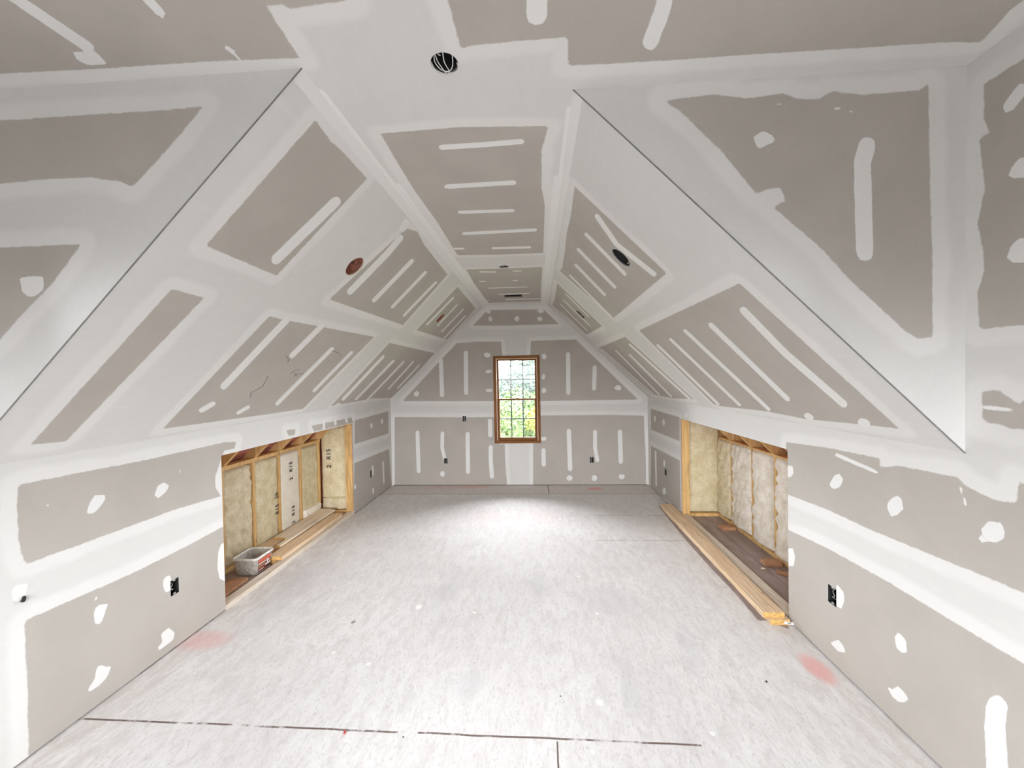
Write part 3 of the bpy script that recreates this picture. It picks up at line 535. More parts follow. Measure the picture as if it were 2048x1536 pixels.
  [0.071,0.572,0.072,0.334,0.081,0.311,0.105,0.301,0.128,0.311,0.138,0.335,0.137,0.573,0.128,0.597,0.104,0.606,0.081,0.596],
  [0.482,0.877,0.493,0.26,0.504,0.235,0.529,0.225,0.554,0.237,0.564,0.262,0.553,0.879,0.542,0.904,0.517,0.914,0.492,0.903],
  [0.906,0.862,0.902,0.6,0.936,0.395,0.949,0.376,0.971,0.371,0.991,0.383,0.996,0.406,0.962,0.604,0.966,0.861,0.958,0.883,0.936,0.892,0.915,0.884],
  [1.296,0.857,1.303,0.374,1.313,0.35,1.338,0.34,1.362,0.351,1.372,0.376,1.365,0.858,1.355,0.883,1.33,0.893,1.306,0.882],
  [-1.526,0.191,-1.534,0.156,-1.565,0.144,-1.591,0.16,-1.609,0.191,-1.589,0.225,-1.563,0.24,-1.531,0.224],
  [0.568,0.116,0.551,0.086,0.514,0.066,0.483,0.087,0.463,0.116,0.481,0.148,0.515,0.163,0.549,0.15],
  [0.962,0.115,0.943,0.076,0.912,0.064,0.885,0.076,0.87,0.115,0.877,0.142,0.914,0.167,0.947,0.149],
  [1.399,0.132,1.38,0.101,1.35,0.092,1.318,0.103,1.302,0.132,1.31,0.169,1.351,0.173,1.388,0.165],
  [0.157,0.756,0.145,0.731,0.107,0.725,0.076,0.729,0.068,0.757,0.08,0.787,0.108,0.787,0.144,0.784],
],
 'X':[
],
},
'floor':{
 'P':[
],
 'M':[
],
 'X':[
  [1.611,5.348,1.556,4.308,1.548,3.679,1.556,3.17,1.539,2.852,1.6,2.854,1.701,2.76,1.822,3.058,1.837,4.023,1.89,5.379],  # dark brown stripe beside the right boards
],
},
}
# ---- finely gridded surfaces whose vertices carry the distance to each paper edge and each stroke ----
GRID=.016
def lines(a,b,extra=(),step=GRID):
    keys=sorted(set([a,b]+[e for e in extra if a+.002<e<b-.002])); out=[]
    for p,q in zip(keys,keys[1:]):
        n=max(1,int(round((q-p)/step))); out+=list(np.linspace(p,q,n+1)[:-1])
    return np.array(out+[b])
def poly_sd(pts,poly):
    """signed distance (positive inside) from each point to a closed outline"""
    a=np.array(poly).reshape(-1,2); b=np.roll(a,-1,0); d=np.full(len(pts),1e9); ins=np.zeros(len(pts),bool)
    for p,q in zip(a,b):
        e=q-p; L=e@e
        if L<1e-12: continue
        w=pts-p; t=np.clip(w@e/L,0,1); dd=((w-t[:,None]*e)**2).sum(1); d=np.minimum(d,dd)
        c=((p[1]>pts[:,1])!=(q[1]>pts[:,1]))
        with np.errstate(divide='ignore',invalid='ignore'):
            ins^=c&(pts[:,0]<(q[0]-p[0])*(pts[:,1]-p[1])/(q[1]-p[1])+p[0])
    d=np.sqrt(d); return np.where(ins,d,-d)
def field(uv,polys,clip=.2):
    out=np.full(len(uv),-clip)
    for P in polys:
        a=np.array(P).reshape(-1,2); lo=a.min(0)-clip; hi=a.max(0)+clip
        k=np.nonzero(((uv>lo)&(uv<hi)).all(1))[0]
        if len(k): out[k]=np.maximum(out[k],np.clip(poly_sd(uv[k],P),-clip,clip))
    return out
class Surf:
    """one wall/ceiling/floor surface: gridded pieces in (u,v) metres mapped to 3D by F"""
    def __init__(s,name,F,paint,mat,out=(0,0,0)):
        s.name=name;s.F=F;s.paint=PAINT[paint] if paint else {'P':[],'M':[],'X':[]};s.mat=mat;s.out=np.array(out,float)
        s.uv=[];s.f=[];s.n=0;s.extra=MB()
    def piece(s,us,vs,warp=None,rects=(),circles=()):
        U,V=np.meshgrid(us,vs,indexing='ij'); nu,nv=len(us),len(vs)
        keep=np.ones((nu-1,nv-1),bool); cu=(us[1:]+us[:-1])/2; cv=(vs[1:]+vs[:-1])/2
        for (a,b,c,d) in rects: keep&=~((cu[:,None]>a)&(cu[:,None]<b)&(cv[None]>c)&(cv[None]<d))
        for (x,y,r) in circles:
            ins=((U-x)**2+(V-y)**2<r*r*.999)
            keep&=~(ins[:-1,:-1]&ins[1:,:-1]&ins[1:,1:]&ins[:-1,1:])
            dist=np.hypot(U-x,V-y); k=ins; sc_=r/np.maximum(dist,1e-6)
            U=np.where(k,x+(U-x)*sc_,U); V=np.where(k,y+(V-y)*sc_,V)
        if warp: U,V=warp(U,V)
        idx=np.arange(nu*nv).reshape(nu,nv)+s.n
        q=np.stack([idx[:-1,:-1],idx[1:,:-1],idx[1:,1:],idx[:-1,1:]],-1)[keep]
        s.uv.append(np.stack([U.ravel(),V.ravel()],-1)); s.f.append(q); s.n+=nu*nv
    def build(s,mats,key='P',clipfn=None):
        uv=np.concatenate(s.uv); f=np.concatenate(s.f)
        used=np.unique(f); remap=np.full(len(uv),-1); remap[used]=np.arange(len(used)); uv=uv[used]; f=remap[f]
        xyz=s.F(uv[:,0],uv[:,1]); nf=len(f)
        ev=np.array(s.extra.v,float).reshape(-1,3); n0=len(xyz)
        allv=np.concatenate([xyz,ev]) if len(ev) else xyz
        me=bpy.data.meshes.new(s.name)
        faces=f.tolist()+[tuple(i+n0 for i in q) for q in s.extra.f]
        me.from_pydata(allv.tolist(),[],faces)
        P=np.full(len(allv),-.2); M=np.full(len(allv),-.2)
        P[:n0]=field(uv,s.paint[key]); M[:n0]=field(uv,s.paint['M'])
        for nm,arr in (('paper',P),('mark',M)):
            at=me.attributes.new(nm,'FLOAT','POINT'); at.data.foreach_set('value',arr.astype(np.float32))
        mi=np.zeros(len(faces),np.int32); mi[nf:]=s.extra.m
        me.update()
        o=link(s.name,me,mats); me.polygons.foreach_set('material_index',mi); me.update()
        tag(o,kind='structure'); return o
def edge_strip(mb,pts,off,m,closed=True):
    """the cut edge of the board around an opening"""
    pts=[np.array(p,float) for p in pts]; n=len(pts); off=np.array(off,float)
    vs=[p for p in pts]+[p+off for p in pts]
    fs=[(i,(i+1)%n,n+(i+1)%n,n+i) for i in range(n if closed else n-1)]; mb.add(vs,fs,m)

# openings: (u0,u1,v0,v1) on each surface
NOOK_L=(2.862,5.01,0.,1.197); NOOK_R=(2.855,4.925,0.,1.214)
WIN_FAR=(-.687,.066,.688,2.112)
WIN_RT=(-.30,1.10,.80,2.40); WIN_LF=(-.35,1.05,.80,2.40); WIN_NEAR_ADDED=(-1.70,1.10,.70,2.30)
BOX_FAR=[(-1.207,-1.152,1.052,1.143),(-1.528,-1.472,.360,.453),(.850,.907,.360,.455)]
BOX_L=[(2.418,2.480,.355,.457),(5.527,5.578,.34,.455)]
BOX_R=[(2.410,2.480,.358,.466),(5.487,5.570,.362,.455)]
CAN_C=[(-.330,1.519,.054),(-.323,4.285,.052)]
CAN_SL=[(3.648,1.628,.081),(1.240,1.617,.080)]
CAN_SR=[(3.637,1.620,.081),(1.234,1.626,.078)]
VENT=(-.442,-.178,5.72,5.88)
TH=.0127
def rl(rects,i): return [r[i] for r in rects]+[r[i+1] for r in rects]
def wall_side(name,F,paint,sgn,nook,boxes,win,K,yr,XF,cable=None):
    s=Surf(name,F,paint,M_DRY); g=.009
    rects=[nook]+boxes; zb=1.26
    us=lines(yr,Y,rl(rects,0)); s.piece(us,lines(g,zb,rl(rects,2)),rects=rects,circles=[cable] if cable else ())
    s.piece(us,np.linspace(0,1,14),warp=lambda U,V:(U,zb+V*(K(U)-zb)))
    us2=lines(YN,yr,(win[0],win[1]),.02); s.piece(us2,lines(g,ZC(0,0),(win[2],win[3]),.02),rects=[win])
    s.piece(np.array([yr,yr+.012]),lines(K(yr)-.003,ZC(0,0)+.002,(),.1))
    off=(sgn*TH,0,0)
    for r in boxes: edge_strip(s.extra,[F(np.float64(a),np.float64(b)) for a,b in ((r[0],r[2]),(r[1],r[2]),(r[1],r[3]),(r[0],r[3]))],off,0)
    a,b,c,d=nook; edge_strip(s.extra,[F(np.float64(p),np.float64(q)) for p,q in ((a,0),(a,d),(b,d),(b,0))],off,1,False)
    # dark gap under the board
    for y0,y1 in ((YN,a),(b,Y)):
        s.extra.add([(XF(y0)+sgn*TH,y0,0),(XF(y1)+sgn*TH,y1,0),(XF(y1)+sgn*TH,y1,.012),(XF(y0)+sgn*TH,y0,.012)],[(0,1,2,3)],2)
        s.extra.add([(XF(y0)+sgn*TH,y0,.012),(XF(y1)+sgn*TH,y1,.012),(XF(y1),y1,.009),(XF(y0),y0,.009)],[(0,1,2,3)],2)
    # outer face of the dormer part, round the window
    return s.build([M_DRY,M_EDGE,M_GAP])
wall_side('wall_left',F_wall_left,'wall_left',-1,NOOK_L,BOX_L,WIN_LF,KL,1.487,XL,(1.688,.762,.014))
wall_side('wall_right',F_wall_right,'wall_right',1,NOOK_R,BOX_R,WIN_RT,KR,1.708,XR)
# fresh second coats of compound along the two ceiling angles
for nm,L in (('slope_left',LSU_L),('slope_right',LSU_R)): PAINT[nm]['M']+=[[0,LSV-.062,L,LSV-.055,L,LSV-.028,0,LSV-.032],[0,LSV-.020,L,LSV-.018,L,LSV+.05,0,LSV+.05]]
PAINT['ceiling']['M']+=[[CL(Y)-.05,Y,CL(Y)+.022,Y,CL(1.6)+.020,1.6,CL(1.6)-.05,1.6],[CL(Y)+.034,Y,CL(Y)+.062,Y,CL(2.4)+.052,2.4,CL(2.4)+.034,2.4],
 [CR(Y)+.05,Y,CR(Y)-.022,Y,CR(1.8)-.020,1.8,CR(1.8)+.05,1.8],[CR(Y)-.034,Y,CR(Y)-.062,Y,CR(2.4)-.052,2.4,CR(2.4)-.034,2.4]]
# knee-wall slopes
def slope(name,F,L,paint,cans):
    s=Surf(name,F,paint,M_DRY); s.piece(lines(0,L),lines(0,LSV),circles=cans); return s.build([M_DRY])
slope('wall_left_slope',F_slope_left,LSU_L,'slope_left',CAN_SL)
slope('wall_right_slope',F_slope_right,LSU_R,'slope_right',CAN_SR)
# flat ceiling: the long strip and the two dormer ceilings
s=Surf('ceiling',F_ceiling,'ceiling',M_DRY)
us=lines(-.78,.16,(VENT[0],VENT[1])); vs=lines(YN,Y,(VENT[2],VENT[3]))
def stretch(U,V):
    a=CL(V); b=CR(V); lo=-.5; hi=0.
    U2=np.where(U<lo,a+(U+.78)/(lo+.78)*(lo-a),np.where(U>hi,hi+(U-hi)/(.16-hi)*(b-hi),U)); return U2,V
s.piece(us,vs,warp=stretch,rects=[VENT],circles=CAN_C)
s.piece(np.linspace(0,1,90),lines(YN,RAKE_L[1][1]),warp=lambda U,V:(XL(V)+U*(CL(V)-XL(V)),V))
s.piece(np.linspace(0,1,90),lines(YN,RAKE_R[1][1]),warp=lambda U,V:(CR(V)+U*(XR(V)-CR(V)),V))
edge_strip(s.extra,[F_ceiling(np.float64(a),np.float64(b)) for a,b in ((VENT[0],VENT[2]),(VENT[1],VENT[2]),(VENT[1],VENT[3]),(VENT[0],VENT[3]))],(0,0,TH),0)
s.build([M_DRY,M_EDGE])
# dormer cheeks (triangles)
def cheek(name,F,paint,rake,XF):
    s=Surf(name,F,paint,M_DRY); b,t=rake
    def w(U,V):
        z=b[2]+V*(t[2]-b[2]); x0=b[0]+V*(t[0]-b[0]); return b[0]+U*(x0-b[0]),z
    s.piece(np.linspace(0,1,100),np.linspace(0,1,100),warp=w); return s.build([M_DRY])
cheek('wall_left_dormer_cheek',F_cheek_left,'cheek_left',RAKE_L,XL)
cheek('wall_right_dormer_cheek',F_cheek_right,'cheek_right',RAKE_R,XR)
# gable wall with the window
def gable():
    s=Surf('wall_far',F_far,'far',M_DRY); g=.009
    zk=1.40; rs=[WIN_FAR]+BOX_FAR; zl=lines(g,ZC(0,Y)+.002,rl(rs,2)+[zk])
    xl,xr,cl,cr=XL(Y),XR(Y),CL(Y),CR(Y); kl,kr=KL(Y),KR(Y); zt=ZC(0,Y)
    us=lines(-.70,.08,rl(rs[:1],0)); s.piece(us,zl,rects=[WIN_FAR])                        # middle column under the ceiling strip
    low=lines(g,1.40,[b for r in BOX_FAR for b in r[2:]])
    s.piece(lines(xl,-.70,rl(BOX_FAR[:2],0)),low,rects=BOX_FAR[:2]); s.piece(lines(.08,xr,rl(BOX_FAR[2:],0)),low,rects=BOX_FAR[2:])
    def tl(U,V):  # left triangle/trapezoid above the knee line
        z=zk+(zt+.002-zk)*V; x0=np.where(z<kl,xl,xl+(z-kl)/(zt-kl)*(cl-xl)); return x0+U*(-.70-x0),z
    def tr(U,V):
        z=zk+(zt+.002-zk)*V; x0=np.where(z<kr,xr,xr+(z-kr)/(zt-kr)*(cr-xr)); return .08+U*(x0-.08),z
    s.piece(np.linspace(0,1,100),np.linspace(0,1,96),warp=tl); s.piece(np.linspace(0,1,100),np.linspace(0,1,96),warp=tr)
    for r in BOX_FAR: edge_strip(s.extra,[(a,Y,b) for a,b in ((r[0],r[2]),(r[1],r[2]),(r[1],r[3]),(r[0],r[3]))],(0,TH,0),0)
    s.extra.add([(xl,Y+TH,0),(xr,Y+TH,0),(xr,Y+TH,.012),(xl,Y+TH,.012),(xl,Y,.009),(xr,Y,.009)],[(0,1,2,3),(3,2,5,4)],2)
    s.build([M_DRY,M_EDGE,M_GAP])
    m=MB(); a,b,c,d=WIN_FAR; y0,y1=Y+.10,Y+.115      # unseen boarding added behind the gable to block light leaks
    m.box(-3.3,a-.002,y0,y1,-.1,3.3); m.box(b+.002,2.7,y0,y1,-.1,3.3); m.box(a-.002,b+.002,y0,y1,-.1,c-.002); m.box(a-.002,b+.002,y0,y1,d+.002,3.3)
    tag(m.build('wall_far_leak_screen',M_SHEATH),kind='structure')
gable()
# wall behind the camera
s=Surf('wall_near',lambda u,v:np.stack([u,u*0+YN,v],-1),None,M_DRY)
s.piece(lines(XL(YN),XR(YN),WIN_NEAR_ADDED[:2],.06),lines(0,ZC(0,YN),WIN_NEAR_ADDED[2:],.06),rects=[WIN_NEAR_ADDED]); s.build([M_DRY])
# subfloor, running into the storage nooks
PAINT['floor']['X']+=[[-2.42,2.2,-3.2,2.2,-3.2,5.3,-2.42,5.3],[1.78,2.2,2.6,2.2,2.6,5.3,1.78,5.3]]
PAINT['floor'].setdefault('P',[])
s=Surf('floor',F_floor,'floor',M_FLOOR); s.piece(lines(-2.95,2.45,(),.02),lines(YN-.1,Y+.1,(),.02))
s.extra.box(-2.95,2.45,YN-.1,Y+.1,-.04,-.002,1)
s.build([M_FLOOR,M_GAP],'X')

# exposed metal corner beads where slope, cheek and wall meet
def bead(name,a,b,w=.0035):
    m=MB(); m.tube([a,b],w,6); return tag(m.build(name,M_BEAD),kind='structure')
bead('trim_1',RAKE_L[0],RAKE_L[1],.0028); bead('trim_2',RAKE_R[0],RAKE_R[1],.0028)
# ---- windows ----
def window(name,x0,x1,z0,z1,origin,rz,depth=.16,mats=(M_OAK,M_OAKX,M_OAKY)):
    """double-hung wooden window; local x across, y outwards, z up"""
    w=empty(name,origin,rz); tag(w,kind='structure')
    W=x1-x0; f=MB(); t=.042; p=-.012
    f.box(x0,x0+t,p,depth,z0,z1,0); f.box(x1-t,x1,p,depth,z0,z1,0)
    f.box(x0+t,x1-t,p,depth,z1-t,z1,1); f.box(x0+t,x1-t,p,depth,z0,z0+t,1)
    f.build('frame',[mats[0],mats[1]],w,bevel=.002)
    l=MB(); a,b,c,d=x0+t,x1-t,z0+t,z1-t
    l.box(a,a+.010,-.002,.10,c,d); l.box(b-.010,b,-.002,.10,c,d); l.box(a+.010,b-.010,-.002,.10,d-.010,d)
    l.build('jamb_liner',M_LINER,w)
    a+=.010;b-=.010;d-=.010
    zm=(c+d)/2+.005
    def sash(nm,lo,hi,y,st,bot,top):
        s=MB(); s.box(a,a+st,y,y+.034,lo,hi,0); s.box(b-st,b,y,y+.034,lo,hi,0)
        s.box(a+st,b-st,y,y+.034,lo,lo+bot,1); s.box(a+st,b-st,y,y+.034,hi-top,hi,1)
        so=s.build(nm,[mats[0],mats[1]],w,bevel=.002)
        g=MB(); g.box(a+st-.004,b-st+.004,y+.012,y+.015,lo+bot-.004,hi-top+.004); g.build('glass',M_GLASS,so)
        m=MB(); gw=(b-a-2*st)
        for k in (1,2): x=a+st+gw*k/3; m.box(x-.009,x+.009,y+.016,y+.024,lo+bot,hi-top)
        z=(lo+bot+hi-top)/2; m.box(a+st,b-st,y+.0165,y+.0235,z-.009,z+.009); m.build('grille',M_MUNTIN,so)
    sash('upper_sash',zm-.012,d,.062,.028,.024,.024)
    sash('lower_sash',c,zm+.014,.024,.040,.050,.026)
    k=MB(); xm=(a+b)/2; k.box(xm-.03,xm+.03,.018,.045,zm+.014,zm+.024); k.box(xm-.006,xm+.025,.012,.024,zm+.018,zm+.03); k.build('sash_lock',M_LINER,w,bevel=.002)
    return w
window('window_1',WIN_FAR[0],WIN_FAR[1],WIN_FAR[2],WIN_FAR[3],(0,Y,0),0)
window('window_2',-WIN_RT[1],-WIN_RT[0],WIN_RT[2],WIN_RT[3],(XR(.4)+.004,0,0),-math.pi/2)
window('window_3',WIN_LF[0],WIN_LF[1],WIN_LF[2],WIN_LF[3],(XL(.4)-.004,0,0),math.pi/2)
window('added_window',-WIN_NEAR_ADDED[1],-WIN_NEAR_ADDED[0],WIN_NEAR_ADDED[2],WIN_NEAR_ADDED[3],(0,YN,0),math.pi)  # unseen window added to light the cheeks and the far wall

# ---- storage nooks behind the knee walls: framing, roof, insulation ----
def batt(name,mat,face,across,up,thick,nrm,amp,ragged,seed,parent=None,bulge=.015):
    """face: corner point; across, up: edge vectors; nrm: unit vector towards the room"""
    r=random.Random(seed); face=Vector(face);across=Vector(across);up=Vector(up);nrm=Vector(nrm)
    n1=max(6,int(across.length/.016)); n2=max(10,int(up.length/.02)); ph=[(r.uniform(4,30),r.uniform(4,30),r.uniform(0,6.3),r.uniform(.4,1)) for _ in range(14)]
    def nz(a,b): return sum(math.sin(a*p[0]+b*p[1]+p[2])*p[3]/(1+.06*(p[0]+p[1])) for p in ph)/3.
    vs=[];fs=[]
    for j in range(n2+1):
        t=j/n2
        eL=ragged*(nz(t*up.length*3,1.7)); eR=ragged*(nz(t*up.length*3,9.1))
        for i in range(n1+1):
            s=i/n1; s2=s*(1-eR)+(1-s)*eL
            e=min(1.,min(s,1-s)*across.length/.022, min(t,1-t)*up.length/.022); e=math.sqrt(max(0,1-(1-e)**2))
            d=thick*(.35+.65*e)+bulge*math.sin(math.pi*s)+amp*nz(s*across.length*2.6,t*up.length*2.6)
            vs.append(face+across*s2+up*t+nrm*d)
    k=n1+1
    for j in range(n2):
        for i in range(n1): fs.append((j*k+i,j*k+i+1,(j+1)*k+i+1,(j+1)*k+i))
    base=len(vs); vs+=[face,face+across,face+across+up,face+up]
    b=[j*k for j in range(n2+1)]; rt=[j*k+n1 for j in range(n2+1)]
    fs.append(tuple([base]+[i for i in range(n1+1)][::1]+[base+1])[::-1]); fs.append(tuple([base+3]+[n2*k+i for i in range(n1+1)]+[base+2]))
    fs.append(tuple([base]+b+[base+3])); fs.append(tuple([base+1]+rt+[base+2])[::-1]); fs.append((base,base+1,base+2,base+3))
    me=bpy.data.meshes.new(name); me.from_pydata([tuple(v) for v in vs],[],fs); me.update()
    bm=bmesh.new(); bm.from_mesh(me); bmesh.ops.recalc_face_normals(bm,faces=bm.faces); bm.to_mesh(me); bm.free()
    return link(name,me,mat,parent,True)
def text_part(name,body,size,loc,rot,mat,parent,ext=.0006,sx=1.):
    cu=bpy.data.curves.new(name,'FONT'); cu.body=body; cu.size=size; cu.extrude=ext; cu.align_x='CENTER'; cu.align_y='CENTER'; cu.space_character=1.1; cu.offset=size*.012
    tmp=bpy.data.objects.new('tmp',cu); col.objects.link(tmp)
    dg=bpy.context.evaluated_depsgraph_get(); me=bpy.data.meshes.new_from_object(tmp.evaluated_get(dg)); bpy.data.objects.remove(tmp)
    o=link(name,me,mat); o.data.name=name; o.matrix_world=Matrix.Translation(loc)@rot@Matrix.Diagonal((sx,1,1,1)); 
    if parent is not None: o.parent=parent; o.matrix_parent_inverse=Matrix()
    return o

def nook(side,sgn,XW,op,xb,studs,yend,y0,zt,zh):
    """sgn=-1 left, +1 right. op=(y0,y1,z0,z1) of the opening, xb=front of the stud wall, zt = top of its plate"""
    a,b,_,d=op; sd=.038; dp=.089
    bx=lambda m,xa,xc,*r: m.box(min(xa,xc),max(xa,xc),*r)
    # framing round the opening, hidden behind the board except where it is cut
    fr=empty('opening_frame',(XW(a),a,0)); ix=XW((a+b)/2)
    tag(fr,'light wood framing lining the %s wall opening, with a flat sill board on the floor'%side,'frame')
    def part(name,mb,mat,par,loc=None,bevel=.002):
        p=par.location; mb.v=[(x-p.x,y-p.y,z-p.z) for x,y,z in mb.v]; return mb.build(name,mat,par,bevel=bevel)
    xo=ix+sgn*(TH+.004)
    m=MB(); bx(m,xo,xo+sgn*dp,b-.002,b+sd,.04,d+.1); part('far_jamb',m,M_STUD,fr)
    m=MB(); bx(m,xo,xo+sgn*dp,a-sd,a+.002,.04,d+.1); part('near_jamb',m,M_STUD,fr)
    m=MB(); bx(m,xo,xo+sgn*sd,a-sd,b+sd,d+.004,d+.145); part('header',m,M_STUD,fr)
    m=MB(); bx(m,ix+sgn*.001,ix+sgn*dp,a+.001,b-.001,.0,.036); part('sill_board',m,M_PLATE,fr)
    # low outer stud wall
    sw=empty('stud_framing',(xb,y0,0)); tag(sw,'low stud framing with top and bottom plates at the back of the %s nook'%side,'framing')
    m=MB(); bx(m,xb,xb+sgn*dp,y0,yend,0,.038); part('bottom_plate',m,M_STUD if side=='right' else M_STUD,sw)
    m=MB(); bx(m,xb,xb+sgn*dp,y0,yend,zt-.038,zt); part('top_plate',m,M_STUD,sw)
    for y in studs:
        m=MB(); bx(m,xb,xb+sgn*dp,y-.019,y+.019,.038,zt-.038); part('stud',m,M_STUD,sw)
    # roof above: rafters resting on the plate and reddish sheathing over them
    rf=empty('roof_framing',(xb,y0,zt)); tag(rf,'reddish roof sheathing on slanting rafters above the %s nook'%side,'roof framing')
    k0=1.44 if sgn<0 else 1.41
    ztop=lambda dx: (zt+.135)+(.49-dx)*1.0-.02
    for y in [q+.019+.02 for q in studs]+[y0+.03]:
        x_in=ix+sgn*.06; x_out=xb+sgn*.22; n=abs(x_out-x_in); h=.13
        zi=zt+abs(xb-x_in)+.004; m=MB(); m.prism([(x_in,zi),(x_out,zi-n),(x_out,zi-n+h),(x_in,zi+h)],'y',y-.019,y+.019); part('rafter',m,M_STUD,rf)
    zi=zt+abs(xb-(ix+sgn*.06))+.004+.131; x_in=ix+sgn*.06; x_out=xb+sgn*.30; n=abs(x_out-x_in)
    m=MB(); m.prism([(x_in,zi),(x_out,zi-n),(x_out,zi-n+.012),(x_in,zi+.012)],'y',y0-.05,yend+.15); part('sheathing',m,M_SHEATH,rf,bevel=0)
    # outside skin of the low wall and soffit, added to shut out sky light
    sk=MB(); bx(sk,xb+sgn*(dp+.002),xb+sgn*(dp+.014),y0-.05,yend+.15,-.04,zt-.16); bx(sk,xb+sgn*.19,xb+sgn*.21,y0-.05,yend+.15,zt-.3,zt+.02)
    bx(sk,ix+sgn*(TH+.004+dp),xb+sgn*.29,yend+.11,yend+.13,-.04,1.75); bx(sk,ix+sgn*(TH+.004),xb+sgn*.29,y0-.06,y0-.04,-.04,1.75)
    bx(sk,xb+sgn*dp,xb+sgn*.21,y0-.05,yend+.15,zt-.18,zt-.16); bx(sk,ix+sgn*.02,ix+sgn*.05,y0,yend+.12,d+.15,1.8)
    m=MB(); bx(m,ix+sgn*(TH+.004+dp),xb,yend,yend+.09,0,.038); part('bottom_plate',m,M_STUD,sw)
    tag(sk.build('trim_%d'%(3 if sgn<0 else 4),M_SHEATH),kind='structure')  # outer skin of the nook, not a trim piece
    return fr,sw,rf
STL=[3.0,3.40,3.806,4.203,4.604,5.01]; STR=[2.62,3.03,3.43,3.815,4.205,4.64,5.0]
XBL=-2.872; XBR=2.225
nook('left',-1,XL,NOOK_L,XBL,STL,5.04,2.55,.985,1.2); nook('right',1,XR,NOOK_R,XBR,STR,4.955,2.55,.985,1.2)
RY=lambda a:Matrix.Rotation(a,4,'Y'); RX=lambda a:Matrix.Rotation(a,4,'X'); RZ=lambda a:Matrix.Rotation(a,4,'Z')
# batts between the studs, left: tan glass wool, one bay with its paper facing outwards
def lbatt(i,mat,label,amp,rag,w0=0.,w1=0.,thick=.082):
    y0,y1=STL[i]+.019,STL[i+1]-.019
    o=batt('insulation_batt',mat,(XBL-.088,y0+w0,.04),(0,y1-y0-w0-w1,0),(0,0,.90),thick,(1,0,0),amp,rag,i+3,bulge=.008)
    return tag(o,label,'insulation','insulation in the left nook')
lbatt(0,M_BATT,'tan insulation batt beside the near edge of the left wall opening',.014,.06)
lbatt(1,M_BATT,'crumpled tan insulation batt behind the plastic tub in the left nook',.018,.09)
b2=lbatt(2,M_BATTY,'smooth tan insulation batt, second full bay from the near end of the left nook',.009,.05)
b3=lbatt(3,M_KRAFT,'pale paper-faced insulation batt printed 2 R15 in the back wall of the left nook',.003,.03)
b4=lbatt(4,M_BATTY,'narrow tan insulation batt in the far corner bay of the left nook',.008,.03)
m=batt('insulation_batt',M_BATTY,(XBL-.01,5.135,.19),(.40,0,0),(0,0,.97),.07,(0,-1,0),.006,.01,31,bulge=.01); be=tag(m,'yellowish insulation batt printed 2 R15 closing the far end of the left nook','insulation','insulation in the left nook')
m=batt('insulation_batt',M_BATT,(XBL-.01,5.135,.04),(.38,0,0),(0,0,.16),.085,(0,-1,0),.014,.03,32,bulge=.012); tag(m,'short scrap of crumpled insulation at the foot of the far end of the left nook','insulation','insulation in the left nook')
m=batt('insulation_batt',M_KRAFT,(XBL-.02,4.63,.04),(0,.37,0),(0,0,.13),.045,(1,0,0),.01,.02,33,bulge=.02); tag(m,'low pale fold of insulation at the foot of the far corner bay, left nook','insulation','insulation in the left nook')
RT_UP=Matrix(((0,0,1,0),(0,-1,0,0),(1,0,0,0),(0,0,0,1)))  # glyph x -> +z, glyph y -> -y, faces +x
def on_batt(body,size,p,rot,par,nm='printed_lettering'):
    a,b=body.split(); la,lb=len(a)*.33,len(b)*.33; p=Vector(p)
    text_part(nm,a,size,p-Vector((0,0,(lb+.3)*size)),rot,M_INK,par); text_part(nm,b,size,p+Vector((0,0,(la+.3)*size)),rot,M_INK,par)
on_batt('2 R15',.072,(XBL+.012,4.395,.72),RT_UP,b3); on_batt('2 R15',.072,(XBL+.012,4.42,.20),RT_UP,b3)
on_batt('R15  20',.066,(XBL+.012,4.135,.42),RT_UP,b2)
RE_UP=Matrix(((0,-1,0,0),(0,0,-1,0),(1,0,0,0),(0,0,0,1)))  # on a face looking towards -y, reading upwards
on_batt('2 R15',.085,(-2.76,5.045,.73),RE_UP,be)
# right nook: fluffy white wool
RB=['white fluffy insulation batt, first bay inside the near edge of the right nook','white fluffy insulation batt hidden behind the near wood block, right nook','white fluffy insulation batt in the widest middle bay of the right nook','white fluffy insulation batt, third bay from the far corner of the right nook','white fluffy insulation batt behind the far wood block, right nook','tan insulation batt in the far corner bay of the right nook']
RB[0]='white fluffy insulation batt at the unseen near end of the right nook'
RB[1]='white fluffy insulation batt at the near edge of the right wall opening'
RB[2]='white fluffy insulation batt above the near wood block, right nook'
for i in range(6):
    y0,y1=STR[i]+.019,STR[i+1]-.019
    o=batt('insulation_batt',M_WOOL if i<5 else M_BATT,(XBR+.088,y0,.045),(0,y1-y0,0),(0,0,.93),.10,(-1,0,0),.024,.11,i+50,bulge=.022)
    tag(o,RB[i],'insulation','insulation in the right nook')
m=batt('insulation_batt',M_BATTY,(XBR+.02,5.045,.04),(-.42,0,0),(0,0,1.22),.075,(0,-1,0),.008,.01,71,bulge=.012); tag(m,'tall tan insulation batt closing the far end of the right nook','insulation','insulation in the right nook')

